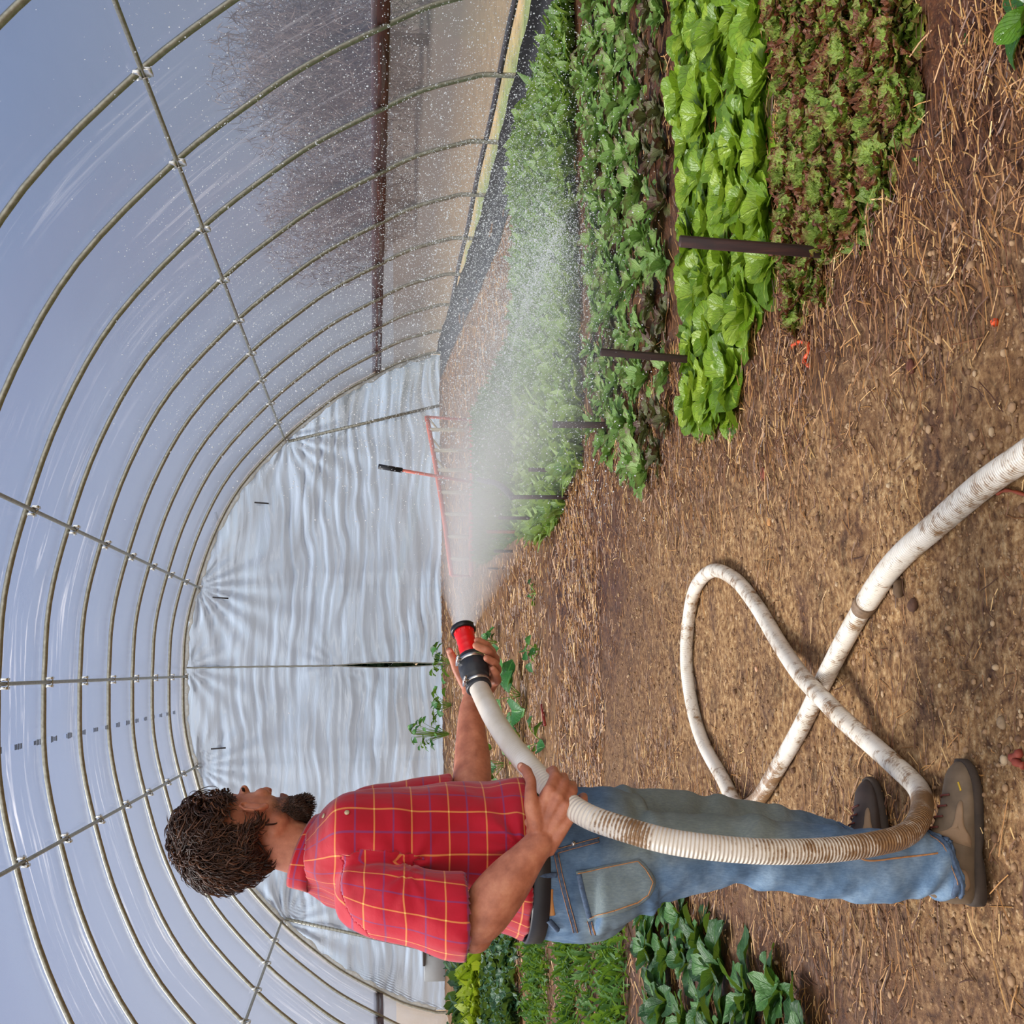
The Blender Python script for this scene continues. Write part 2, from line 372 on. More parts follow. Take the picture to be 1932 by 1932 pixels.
# black skirting along the right wall: upright strip and apron on the soil
mb = MB(); yy = np.linspace(Y0, YE-.3, 120)
prof = [(5.265, .17), (5.26, .10), (5.25, .02), (5.20, .012), (4.98, .012), (4.78, .014)]
G = np.array([[(XC+a+.012*math.sin(y*3.1+a*9), y, z+float(gz(0, y))*(1 if z < .05 else .7)+.008*math.sin(y*7+a*20)) for y in yy] for a, z in prof])
mb.grid(G); tag(mb.build('baseboard_right', M_BLACK), kind='structure')
mb = MB(); mb.box((XC-5.36, Y0, -.05), (XC-5.30, YE, .14)); tag(mb.build('baseboard_left', M_BOARD), kind='structure')

# end wall film with puckers gathered at the central zip
def zend_bottom(x): return .255+.03*np.sin(x*1.3)+(0.03 if x < 0 else 0.0)+(.0 if x < 4.6 else -.14*(x-4.6))
mbL = []
def end_depth(x, z, seed=3):
    P = np.stack([x, z], 1)
    warp = fbm(P*[.30, .5], 1.0, 3, seed)
    d = .030*fbm(P*[.35, .9], 1.0, 2, seed+5)
    env = .35+.65*np.clip(.5+.8*fbm(P*[.25, .45], 1., 2, 9), 0, 1)
    d += env*(.010*np.sin(z*26+3.0*warp+.5*x)+.008*np.sin(z*47+5*warp-x*.8)+.004*np.sin(z*83+7*warp))
    d += .004*fbm(P*[.6, 4.], 1.0, 3, 14)
    for fx, fz, am, kf, rd in ((1.36, 4.25, .022, 19, 1.2), (3.8, 2.85, .022, 17, 1.1), (-3.95, 2.8, .022, 17, 1.1), (-1.5, 4.2, .016, 19, .9), (.06, 4.4, .018, 15, .8), (.06, 2.0, .006, 15, .7)):
        fan = np.hypot(x-fx, z-fz); an = np.arctan2(z-fz, x-fx); d += am*np.exp(-fan/rd)*np.sin(an*kf)*np.clip(fan*3, 0, 1)
    return d
def end_panel(x0, x1, nx, nz):
    X = np.linspace(x0, x1, nx); G = np.zeros((nx, nz, 3))
    for i, x in enumerate(X):
        ax_ = min(abs(x-XC), 5.30); top = float(np.interp(ax_, half[:, 0], half[:, 1])) if ax_ < 5.29 else .45
        bot = float(zend_bottom(x)); zz_ = np.linspace(bot, top, nz)
        G[i, :, 0] = x; G[i, :, 2] = zz_; G[i, :, 1] = YE+.05+end_depth(np.full(nz, x), zz_)
    return G
def zipx(z): return np.where(z < 2.1, .02*np.clip((2.1-z)/1.2, 0, 1), 0)
for a, c, n_, nm_ in ((XC-5.29, .055, 150, 'wall_end'), (.07, XC+5.29, 150, 'wall_end')):
    G = end_panel(a, c, n_, 150)
    # the zip gapes below two metres
    e_ = G[-1] if a < -1 else G[0]; e_[:, 0] += (-1 if a < -1 else 1)*np.where(e_[:, 2] < 2.0, .030*np.sin(np.clip((2.0-e_[:, 2])/1.7, 0, 1)*math.pi)+.003, 0)
    mb = MB(); mb.grid(G); tag(mb.build(nm_, M_ENDF), kind='structure')
# shrub outside, glimpsed through the open zip
mb = MB(); Rz = np.random.RandomState(4); n = 2600; c = Rz.uniform([-.45, YE+1.2, 0], [.55, YE+2.0, 2.3], (n, 3)); e_ = Rz.normal(size=(n, 3))*.07; f2 = Rz.normal(size=(n, 3))*.07
mb.add(np.stack([c-e_, c+f2, c+e_], 1).reshape(-1, 3), np.arange(3*n).reshape(-1, 3).tolist()); tag(mb.build('shrub', simple('dark shrub leaves', lin(38, 62, 26), .8)), 'dark green shrub outside, glimpsed through the open lower half of the zip', 'shrub')
# zip seam
M_ZIP = simple('zip tape', lin(150, 150, 140), .6)
mb = MB(); P = [(.0625-.002*math.sin(z*30), YE+.02, z) for z in np.linspace(2.05, 4.40, 60)]; mb.tube(P, .014, 8)
for s_ in (-1, 1):
    P = [(.0625+s_*(.034*math.sin(min(1, max(0, (2.0-z)/1.7))*math.pi)+.006), YE+.03, z) for z in np.linspace(.33, 2.05, 40)]; mb.tube(P, .008, 6)
tag(mb.build('door_zip', M_ZIP), 'long upright zip down the middle of the far end wall', 'zip')
# scrunched film and clamp rail round the end arch
A = arch(-.01); P = np.stack([A[:, 0]+XC, np.full(len(A), YE-.03), A[:, 1]], 1); P = P[A[:, 1] > .45]; P, t_ = resample(P, 900)
nn = fbm(t_[:, None], 1.6, 4, 12)
rr = .034+.020*nn; P2_ = P.copy(); inw = np.stack([XC-P[:, 0], np.zeros(len(P)), 1.5-P[:, 2]], 1); inw /= np.linalg.norm(inw, axis=1)[:, None]
P2_ += inw*(.03+.018*fbm(t_[:, None], 2.3, 3, 13))[:, None]
mb = MB(); mb.tube(P2_, rr, 9, flat=.6); tag(mb.build('trim_1', mat_film('crumpled film edge', .1, .5, .4, .9, (9, 9, 9), tint=(.95, .93, .86))), kind='structure')

# hoops
KMAX = 11
hoops = []
for k in range(0, KMAX+1):
    y = YE-SP*k
    if k == 0:
        A = arch(0.); mb = MB(); mb.tube(np.stack([A[:, 0]+XC, np.full(len(A), y-.055), A[:, 1]], 1), .0245, 12); h0 = mb.build('arch_hoop', M_GALV)
        tag(h0, 'galvanized arch pipe carrying the far end wall film', 'hoop', 'arch hoops of the tunnel'); continue
    if k == 1:
        A = arch(0.); mb = MB(); mb.tube(np.stack([A[:, 0], np.zeros(len(A)), A[:, 1]], 1), .0245, 12); proto = mb.build('arch_hoop', M_GALV)
        h = proto
    else:
        h = proto.copy(); COL.objects.link(h)
    h.location = (XC, y, 0)
    tag(h, 'galvanized arch pipe under the film, %s one this side of the end wall' % ORD[k-1], 'hoop', 'arch hoops of the tunnel')
# purlins with their cross clamps
PUR = [('ridge', XC, 4.4295-.045), ('upper right', 1.336, 4.242-.045), ('upper left', 2*XC-1.336, 4.242-.045), ('lower right', 3.757, 2.879-.02), ('lower left', 2*XC-3.757, 2.879-.02)]
for nm_, px_, pz_ in PUR:
    c = np.array([px_-XC, pz_-1.6]); c /= np.linalg.norm(c)
    base = np.array([px_, YE-.1, pz_])
    t = thing('purlin', '%s%s' % ({'ridge': 'long galvanized ridge pipe running down the middle of the roof', 'upper right': 'galvanized purlin pipe just right of the ridge pipe', 'upper left': 'galvanized purlin pipe just left of the ridge pipe, above the man', 'lower right': 'galvanized purlin pipe halfway down the right slope of the roof', 'lower left': 'galvanized purlin pipe halfway down the left slope of the roof'}[nm_], ''), 'pipe', base, 'purlins')
    mb = MB(); mb.tube([(px_, y, pz_) for y in np.linspace(.5 if 'lower' in nm_ else 3., YE+.0, 40)], .0175, 10, cap=True); mb.build('pipe', M_GALV, t)
    n0 = None
    for k in range(0, KMAX+1):
        y = YE-SP*k
        mb = MB()
        cx, cz = px_+c[0]*.030, pz_+c[1]*.030
        th = np.linspace(0, 2*math.pi, 13)
        for dy in (-.03, .03):
            mb.tube([(cx+c[0]*.038*math.cos(a)-c[1]*.0*math.sin(a), y+dy+.034*math.sin(a)*.4, cz+c[1]*.038*math.cos(a)+.0) for a in th[:7]], .007, 6)
        tx = np.array([-c[1], c[0]])
        mb.bar((px_+tx[0]*.035-c[0]*.012, y-.05, pz_+tx[1]*.035-c[1]*.012), (px_+tx[0]*.035-c[0]*.012, y+.05, pz_+tx[1]*.035-c[1]*.012), .022, .05)
        mb.bar((px_-tx[0]*.035-c[0]*.012, y-.05, pz_-tx[1]*.035-c[1]*.012), (px_-tx[0]*.035-c[0]*.012, y+.05, pz_-tx[1]*.035-c[1]*.012), .022, .05)
        mb.tube([(px_-tx[0]*.05-c[0]*.02, y+.05, pz_-tx[1]*.05-c[1]*.02), (px_+tx[0]*.05-c[0]*.02, y+.05, pz_+tx[1]*.05-c[1]*.02)], .006, 6)
        mb.build('clamp', M_CLAMP, t)
# end wall posts and the braces outside the film
for s_, lb in ((1, 'slanting galvanized end post on the right of the far wall'), (-1, 'slanting galvanized end post on the left behind the man')):
    mb = MB(); a = np.array([XC+s_*3.80, YE-.02, 2.80]); c = np.array([XC+s_*4.42, YE-.02, .30]); mb.tube([a, (a+c)/2, c], .026, 10)
    for q in np.linspace(.03, .97, 40): mb.ball(a+(c-a)*q, .031, 6, 4)
    tag(mb.build('end_post', M_GALV), lb, 'post')
M_OUT = simple('outside brace pipe', (.16, .20, .28), .5, .4)
for x0, z0, x1, z1, lb in ((1.336, 4.2, 1.36, -.06, 'outside upright post seen through the end film right of the zip'), (2*XC-1.336, 4.2, 2*XC-1.30, -.06, 'outside upright post seen through the end film beside the face'), (.55, 3.35, 2.6, 4.0, 'outside diagonal brace seen through the end film')):
    mb = MB(); mb.tube([(x0, YE+.30, z0), (x1, YE+.30, z1)], .022, 8); tag(mb.build('outside_brace', M_OUT), lb, 'brace')
# short dark battens on the end film
M_DARK = simple('dark batten', lin(44, 40, 40), .5)
for (xa, ya_), (xb, yb_), lb in (((480, 948), (507, 950), 'short dark batten on the end wall, right of the roof centre'), ((401, 1127), (431, 1129), 'short dark batten on the end wall, between the ridge and the right upright'), ((398, 1413), (426, 1411), 'short dark batten on the end wall near the hair of the man')):
    mb = MB(); mb.bar(at(xa, ya_, YE-.03), at(xb, yb_, YE-.03), .024, .02); tag(mb.build('batten', M_DARK), lb, 'batten')
# grey box low on the left of the end wall
t = thing('utility_box', 'grey utility box on the far left of the end wall', 'box', at(820, 1815, YE-.1))
p0 = at(800, 1787, YE-.06); p1 = at(841, 1848, YE-.06); M_BOX = simple('grey box metal', lin(176, 180, 182), .45, .1, .06, 6)
mb = MB(); mb.bar((p0[0], YE-.10, (p0[2]+p1[2])/2), (p1[0], YE-.10, (p0[2]+p1[2])/2), p0[2]-p1[2], .16, up=(0, 1, 0), bevel=.06); mb.build('casing', M_BOX, t)
q0 = at(800, 1800, YE-.2); mb = MB(); mb.bar((q0[0]-.18, YE-.20, q0[2]-.0), (q0[0]+.12, YE-.20, q0[2]-.0), .05, .04); mb.build('top_rail', simple('dark box rail', lin(70, 62, 58), .5), t)
mb = MB(); mb.bar((q0[0]-.02, YE-.20, q0[2]-.08), (q0[0]+.03, YE-.20, q0[2]-.14), .05, .03); mb.build('latch', M_DARK, t)
# faint printing along the roof film
M_PRINT = simple('blue grey print', lin(96, 112, 140), .7)
mb = MB()
xp = np.array([at(60, 1406, 9.4)[0]])[0]
for y in np.arange(5.2, 20.6, .62):
    for j in range(5):
        a = -.535; zt = float(np.interp(abs(a), half[:, 0], half[:, 1]))
        yy_ = y+.05*j; w_ = .030*(.6+.4*rng.rand())
        zq = zt+.005
        mb.add([(a+XC-w_, yy_, zq), (a+XC+w_, yy_, zq+.002), (a+XC+w_, yy_+.035, zq+.002), (a+XC-w_, yy_+.035, zq)], [(0, 1, 2, 3)])
tag(mb.build('printed_text', M_PRINT, roof))
# ---------------------------------------------------------------- plants
def mat_leaf(name, dark, mid, light, rough=.42, trans=.25, vein=.35, tip=None, tipcol=None, blister=60):
    q = NM(name); uv = q.uv(); s_ = q.n('SeparateXYZ', {0: uv}); u, v = s_.outputs[0], s_.outputs[1]
    t = q.attr('tint'); p = q.obj()
    va = q.math('ABSOLUTE', q.math('SUBTRACT', v, .5))
    n_ = q.noise(p, blister, 3, .6)
    f = q.math('ADD', q.math('MULTIPLY', t, .7), q.math('MULTIPLY', n_, .35))
    c = q.ramp(f, [(.2, dark), (.5, mid), (.85, light)])
    rib = q.maprange(va, .0, .055, 1, 0)
    side = q.math('SINE', q.math('MULTIPLY', q.math('SUBTRACT', u, q.math('MULTIPLY', va, .9)), 46.))
    sv = q.maprange(side, .86, 1.0)
    c = q.mix(q.math('MULTIPLY', rib, .55), c, tuple(min(1, x*1.5+.04) for x in light))
    c = q.mix(q.math('MULTIPLY', sv, vein*.5), c, tuple(min(1, x*1.25+.02) for x in light))
    if tip:
        e_ = q.math('ADD', u, q.math('MULTIPLY', va, .55)); e_ = q.math('ADD', e_, q.math('MULTIPLY', q.math('SUBTRACT', n_, .5), 1.0)); e_ = q.math('ADD', e_, q.math('MULTIPLY', q.math('SUBTRACT', t, .5), 1.1))
        c = q.mix(q.math('MULTIPLY', q.maprange(e_, tip-.12, tip+.30), .9), c, tipcol)
    h = q.math('ADD', q.math('MULTIPLY', n_, .6), q.math('SUBTRACT', q.math('MULTIPLY', sv, -.5), rib))
    nm = q.bump(h, .8, .007)
    a = q.bsdf(c, rough, nm, Specular_IOR_Level=.5)
    tl = q.n('BsdfTranslucent', {'Color': c if tip else q.mix(.35, c, (.55, .75, .06)), 'Normal': nm}).outputs[0]
    return q.done(q.n('MixShader', {0: trans, 1: a, 2: tl}).outputs[0])
M_BUTTER = mat_leaf('bright green lettuce leaf', dk(.54, 84, 124, 20), dk(.66, 136, 178, 36), dk(.76, 182, 208, 66), .36, .26, .28)
M_FRILL = mat_leaf('red edged frilly lettuce leaf', dk(.72, 104, 134, 40), dk(.80, 150, 178, 58), dk(.86, 190, 210, 90), .5, .26, .1, .90, dk(.85, 124, 30, 34), 150)
M_OAK = mat_leaf('oak leaf lettuce leaf', dk(.80, 80, 122, 48), dk(.80, 126, 166, 72), dk(.80, 168, 200, 104), .5, .25, .3, 1.12, dk(.80, 116, 84, 70), 70)
M_OAKR = mat_leaf('bronze oak leaf lettuce leaf', dk(.80, 72, 76, 40), dk(.80, 104, 108, 56), dk(.80, 138, 140, 78), .5, .25, .3, .8, dk(.80, 92, 50, 40), 70)
M_BABY = mat_leaf('baby salad leaf', dk(.62, 100, 148, 60), dk(.62, 142, 184, 84), dk(.64, 186, 218, 118), .45, .28, .2)
M_SPIN = mat_leaf('dark green spinach leaf', dk(.80, 22, 58, 18), dk(.80, 44, 94, 32), dk(.80, 84, 136, 52), .5, .18, .5)
M_KALE = mat_leaf('kale leaf', dk(.80, 26, 66, 38), dk(.80, 50, 98, 58), dk(.80, 84, 132, 76), .5, .18, .2)
M_YEL = mat_leaf('yellow green leaf', dk(.80, 128, 158, 20), dk(.80, 168, 192, 36), dk(.80, 200, 214, 60), .5, .3, .2)
M_CARROT = mat_leaf('feathery carrot top', dk(.80, 44, 98, 22), dk(.80, 76, 132, 36), dk(.80, 112, 162, 54), .55, .3, .1)
M_SQUASH = mat_leaf('squash leaf', dk(.80, 20, 84, 28), dk(.80, 40, 118, 40), dk(.80, 90, 160, 60), .45, .25, .4)
M_STEM = simple('plant stem', lin(120, 150, 60), .5)

def leaf_grid(L, W_, nu, nv, shape, cup=.3, bend=1.0, ruff=0., rf=3., R=None, pitch0=.4, lobes=0, crumple=0.):
    """leaf lying along +x, rising; returns grid (nu,nv,3) and uv"""
    R = R or np.random; u = np.linspace(0, 1, nu); v = np.linspace(-1, 1, nv)
    ang = pitch0-bend*u; dx = np.cos(ang)*L/(nu-1); dz = np.sin(ang)*L/(nu-1)
    x = np.r_[0, np.cumsum(dx)[:-1]]; z = np.r_[0, np.cumsum(dz)[:-1]]
    w_ = shape(u)*W_/2
    if lobes: w_ = w_*(1-.42*np.clip(np.sin(u*math.pi*2*lobes-.6), 0, 1)*(u > .12))
    G = np.zeros((nu, nv, 3))
    ph = R.rand()*6.28
    for j, vv in enumerate(v):
        yy = vv*w_
        if lobes: yy = yy*(1+.0*vv)
        edge = abs(vv)**1.5
        rz = ruff*L*edge*np.sin(u*rf*2*math.pi*(1+.15*vv)+ph+(2.2 if vv > 0 else 0))*np.clip(u*2, 0, 1)
        rz2 = ruff*L*.6*edge*np.sin(u*rf*3.7*math.pi+ph*2+vv*3)*np.clip(u*2, 0, 1)
        up = cup*w_*vv*vv+rz
        nx, nz_ = -np.sin(ang), np.cos(ang)
        G[:, j, 0] = x+nx*up+rz2*.6; G[:, j, 1] = yy*(1-.15*cup)+rz2; G[:, j, 2] = z+nz_*up
    if crumple: G += R.normal(0, crumple*L, G.shape)*np.clip(u*3, 0, 1)[:, None, None]
    uv = np.stack(np.meshgrid(u, (v+1)/2, indexing='ij'), -1).reshape(-1, 2)
    return G, uv
S_ROUND = lambda u: np.clip(np.sin(np.clip(u*.93+.07, 0, 1)**.85*math.pi), 0, 1)**.55*(.35+.65*np.clip(u*1.8, 0, 1))
S_OVAL = lambda u: np.sin(np.clip(u*.96+.02, 0, 1)*math.pi)**.7
S_FAN = lambda u: (.18+.95*u**.9)*np.where(u > .86, np.sqrt(np.clip(1-((u-.86)/.15)**2, .05, 1)), 1)
S_STEMMED = lambda u: np.where(u < .35, .08, np.clip(np.sin(np.clip((u-.35)/.65*.95+.05, 0, 1)*math.pi), .02, 1)**.6)
def rotz(G, a): c, s_ = math.cos(a), math.sin(a); return G@np.array([[c, s_, 0], [-s_, c, 0], [0, 0, 1]])
def plant_mesh(name, seed, n, L, W_, shape, pitch=(1.35, .25), size=(.55, 1.), nu=8, nv=5, **k):
    R = np.random.RandomState(seed); mb = MB()
    for i in range(n):
        f = (i+.5)/n                                  # 0 centre, 1 outer
        p0 = pitch[0]+(pitch[1]-pitch[0])*f+R.normal(0, .1); s_ = size[0]+(size[1]-size[0])*f**.7; s_ *= R.uniform(.85, 1.12)
        kk = dict(k); bend = kk.pop('bend', .9)*R.uniform(.6, 1.3)
        G, uv = leaf_grid(L*s_, W_*s_, nu, nv, shape, bend=bend, pitch0=p0, R=R, **kk)
        G[:, :, 0] += .012*f
        roll = R.normal(0, .25); c, s2 = math.cos(roll), math.sin(roll); G = G@np.array([[1, 0, 0], [0, c, s2], [0, -s2, c]])
        G = rotz(G, i*2.39996+R.normal(0, .2)); G[:, :, 2] = np.maximum(G[:, :, 2], .004)
        mb.grid(G, uv, tint=R.uniform(.1, .9)*(.75)+.25*(1-f))
    return mb.mesh(name)
def meshes(n_m, name, **k): return [plant_mesh(name, 100+i*7+len(name), **k) for i in range(n_m)]
def place(me, name, mat, x, y, s_, label, cat, group, a=None, tilt=0):
    ob = bpy.data.objects.new(name, me); COL.objects.link(ob)
    if not me.materials: me.materials.append(mat)
    z = float(gz(x, y))+float(relief(np.array([[x, y]]))[0])-.006
    ob.location = (x, y, z); ob.scale = (s_, s_, s_); ob.rotation_euler = (tilt, tilt*.5, rng.rand()*6.28 if a is None else a)
    return tag(ob, label, cat, group)
def bedlist(x0, x1, y0, y1, dx, dy, jit=.25, R=None):
    out = []; row = 0
    for r_, y in enumerate(np.arange(y0, y1+1e-6, dy)):
        for c_, x in enumerate(np.arange(x0+(dx/2 if r_ % 2 else 0), x1+1e-6, dx)):
            out.append((r_, c_, x+R.normal(0, jit*dx*.4), y+R.normal(0, jit*dy*.4)))
    return out
R = np.random.RandomState(3)
# bright green butterhead lettuce, five lines deep
bm_ = meshes(7, 'butterhead_lettuce', n=18, L=.178, W_=.185, shape=S_ROUND, cup=.14, bend=.85, ruff=.030, rf=1.6, nu=13, nv=9, crumple=.011, pitch=(1.2, .12), size=(.45, 1.05))
rowsn = ['front', 'second', 'middle', 'fourth', 'back']
ed = [1.34, 1.22, 1.16, 1.12]
for r_ in range(5):
    y = 4.34+.262*r_
    for c_ in range(10):
        x = [1.40, 1.26, 1.14, 1.10, 1.15][r_]+.235*c_+(0.04 if r_ % 2 else 0)+R.normal(0, .02)
        if x > 3.5: continue
        place(bm_[(r_*3+c_) % 7], 'butterhead_lettuce', M_BUTTER, x, y+R.normal(0, .02), R.uniform(.95, 1.35),
              'bright green lettuce head, %s from the path in the %s line of its bed' % (ORD[c_], rowsn[r_]), 'lettuce', 'bright green lettuce heads', tilt=R.normal(0, .10))
# one small head at the tip of the bed
place(bm_[2], 'butterhead_lettuce', M_BUTTER, .99, 4.93, .62, 'small bright green lettuce at the very path end of the lettuce bed', 'lettuce', 'bright green lettuce heads')
# frilly red edged lettuce
fr = meshes(6, 'frilly_lettuce', n=30, L=.125, W_=.125, shape=S_FAN, cup=.2, bend=.9, ruff=.080, rf=7.3, nu=18, nv=11, crumple=.030, pitch=(1.35, .25))
for r_ in range(6):
    y = 3.12+.185*r_
    for c_ in range(10):
        x = [1.46, 1.36, 1.31, 1.30, 1.27, 1.20][r_]+.155*c_+R.normal(0, .02)
        place(fr[(r_*2+c_) % 6], 'frilly_lettuce', M_FRILL, x, y+R.normal(0, .015), R.uniform(.85, 1.15),
              'frilly red and green lettuce, %s from the path in the %s line' % (ORD[c_], ['nearest', 'second', 'third', 'fourth', 'fifth', 'farthest'][r_]), 'lettuce', 'frilly red and green lettuces')
place(fr[1], 'frilly_lettuce', M_FRILL, 1.17, 3.80, .6, 'small dark red frilly lettuce beside the nearest wooden stake', 'lettuce', 'frilly red and green lettuces')
# oak leaf lettuce
oak = meshes(6, 'oakleaf_lettuce', n=13, L=.20, W_=.10, shape=S_OVAL, cup=.25, bend=.9, ruff=.03, rf=3, nu=11, nv=5, lobes=3, crumple=.012, pitch=(1.35, .35))
oakr = [m_.copy() for m_ in oak[:3]]
for m_ in oakr: m_.name = 'bronze_lettuce'
n_ = 0
for r_ in range(9):
    y = 5.90+.262*r_
    x0 = [1.16, 1.02, .98, 1.02, 1.14, 1.34, 1.30, 1.40, 1.55][r_]
    for c_ in range(13):
        x = x0+.255*c_+R.normal(0, .03)
        if r_ == 8 and R.rand() < .35: continue
        br = r_ < 2 and R.rand() < .75 or R.rand() < .06
        place((oakr if br else oak)[(r_+c_*2) % (3 if br else 6)], 'oakleaf_lettuce', M_OAKR if br else M_OAK, x, y+R.normal(0, .03), R.uniform(.8, 1.2)*(.8 if br else 1),
              '%s oak leaf lettuce, %s from the path in the %s line' % ('bronze' if br else 'green', ORD[c_], ORD[r_]), 'lettuce', 'oak leaf lettuces')
# dense baby salad, nobody could count it
mb = MB(); Rb = np.random.RandomState(5)
tmp = [leaf_grid(.15*s_, .055*s_*1.2, 5, 3, S_OVAL, cup=.3, bend=.8, pitch0=p0, R=Rb, ruff=.04, rf=2) for s_ in (.8, 1, 1.2) for p0 in (1.4, 1.1, .75)]
N = 10500; n_ = 0
while n_ < N:
    x = Rb.uniform(1.0, 5.05); y = Rb.uniform(8.5, 11.45)
    lim = 1.12+.22*math.sin(y*2.3)*.3+(0.16 if y < 9.3 else 0)
    if x < lim: continue
    if abs((y-8.5) % .33-.165) > .155 and Rb.rand() < .5: continue
    if y > 11.45-.0 or x > 4.75+.02*(y-8): continue
    G, uv = tmp[Rb.randint(9)]; G = rotz(G, Rb.rand()*6.28)*Rb.uniform(.75, 1.35)
    tn = .6+.3*math.sin(x*1.1+y*.7)*.6+Rb.normal(0, .22)
    if x < 2.3 and y > 10: tn += .25
    mb.grid(G+[x, y, float(gz(x, y))-.004+(.03 if y > 10 else 0)*Rb.rand()], uv, tint=min(1, max(0, tn))); n_ += 1
tag(mb.build('baby_salad', M_BABY), 'dense pale green baby salad leaves filling the bed under the spray', 'salad leaves', kind='stuff')
# thin low green growth in the bed behind it
mb = MB(); n_ = 0
tg = [leaf_grid(.09*s_, .022, 4, 3, S_OVAL, cup=.1, bend=.5, pitch0=p0, R=Rb) for s_ in (.7, 1.2) for p0 in (1.4, .9)]
for i in range(9000):
    y = Rb.uniform(11.9, 16.2); x = Rb.uniform(1.25, 3.3)
    if abs((y-11.8) % .5-.25) > .2: continue
    G, uv = tg[Rb.randint(4)]
    mb.grid(rotz(G, Rb.rand()*6.28)*Rb.uniform(.8, 1.4)+[x, y, float(gz(x, y))], uv, tint=Rb.uniform(.1, .7))
tag(mb.build('seedlings', M_CARROT), 'thin low green seedlings in the bed beyond the baby salad', 'seedlings', kind='stuff')
# glossy leaf at the near right corner
t = ground(1915, 25, .12)
gm = plant_mesh('broad_leaf_plant', 55, n=11, L=.15, W_=.085, shape=S_OVAL, cup=.3, bend=1.2, ruff=.02, rf=1.5, nu=9, nv=7, pitch=(1.3, .2))
M_GLOSS = mat_leaf('glossy dark leaf', lin(24, 52, 20), lin(48, 88, 22), lin(96, 136, 30), .15, .1, .5)
pt = place(gm, 'pepper_plant', M_GLOSS, 1.386, 2.481, 1.0, 'dark glossy leaved plant in the near right corner of the ground', 'plant', None, a=2.9)

# left beds --------------------------------------------------------------
sp = meshes(5, 'spinach_plant', n=14, L=.24, W_=.13, shape=S_ROUND, cup=.2, bend=1.1, ruff=.03, rf=2.0, nu=10, nv=7, crumple=.010, pitch=(1.35, .35))
for r_ in range(5):
    for c_ in range(6):
        x = [-1.30, -1.20, -1.12, -1.16, -1.22][r_]-.24*c_+R.normal(0, .03); y = 5.30+.34*r_+R.normal(0, .03)
        if x < -2.4: continue
        place(sp[(r_+c_) % 5], 'spinach_plant', M_SPIN, x, y, R.uniform(.75, 1.1), 'dark green spinach behind the man, %s from the path in the %s line' % (ORD[c_], ORD[r_]), 'spinach', 'spinach plants')
for r_ in range(3):
    for c_ in range(3):
        x = [-1.22, -1.14, -1.24][r_]-.22*c_; y = 4.22+.33*r_
        place(sp[(r_*2+c_) % 5], 'spinach_plant', M_SPIN, x, y, R.uniform(.85, 1.1), 'green leafy plant in the nearest left bed, %s from path, %s line' % (ORD[c_], ORD[r_]), 'spinach', 'nearest left bed plants')
def leaf_line(name, mat, y0, y1, x0, x1, n, L, wd, label, seed, hz=.0, shape=S_OVAL, tnt=(.1, .9), pit=(1.4, .5), frac=0.):
    Rr = np.random.RandomState(seed); mb = MB()
    base = [leaf_grid(L*s_, wd*s_, 5, 3, shape, cup=.2, bend=.9, pitch0=p0, R=Rr, ruff=.06, rf=3) for s_ in (.7, 1, 1.2) for p0 in np.linspace(pit[0], pit[1], 3)]
    for i in range(n):
        x = Rr.uniform(x0, x1); c = (y0+y1)/2; y = c+(y1-y0)*.5*np.clip(Rr.normal(0, .5), -1, 1)+.03*math.sin(x*6)
        if frac and Rr.rand() < frac*(.5+.5*math.sin(x*9+y)): continue
        G, uv = base[Rr.randint(9)]
        mb.grid(rotz(G, Rr.rand()*6.28)*Rr.uniform(.7, 1.3)+[x, y, float(gz(x, y))+hz*Rr.rand()], uv, tint=Rr.uniform(*tnt))
    return tag(mb.build(name, mat), label, 'carrot tops' if 'carrot' in name else 'crop row', kind='stuff')
for (a, c, x0, n_, fr_, lb) in ((7.35, 8.15, -1.30, 2600, 0, 'dense feathery green row next to the spinach bed, behind the man'), (8.45, 8.95, -1.75, 900, .5, 'thin patchy green row, third from the spinach bed'), (9.25, 9.85, -1.85, 1600, 0, 'narrow green row in the middle of the left seedling bed'), (10.75, 12.1, -2.1, 2800, .3, 'wide green row next to the kale')):
    leaf_line('carrot_row', M_CARROT, a, c, -4.9, x0, n_, .13, .022, lb, int(a*10))
kl = meshes(4, 'kale_plant', n=16, L=.34, W_=.17, shape=S_STEMMED, cup=.2, bend=1.1, ruff=.09, rf=4, nu=11, nv=7, crumple=.015, pitch=(1.45, .6))
for r_ in range(5):
    for c_ in range(7):
        x = -2.75-.36*c_+R.normal(0, .05)-.0*r_; y = 13.0+.55*r_+R.normal(0, .05)
        if x < -5.0: continue
        place(kl[(r_+c_) % 4], 'kale_plant', M_KALE, x, y, R.uniform(.85, 1.15), 'dark curly kale behind the man, %s from the path in the %s line' % (ORD[c_], ORD[r_]), 'kale', 'kale plants')
leaf_line('yellow_green_row', M_YEL, 16.0, 16.6, -5.0, -3.1, 900, .24, .09, 'yellow green leafy row just beyond the kale', 91)
leaf_line('dark_leaf_row', M_KALE, 17.1, 18.0, -5.0, -3.3, 700, .24, .09, 'dark green leafy row farthest along the left wall', 92)

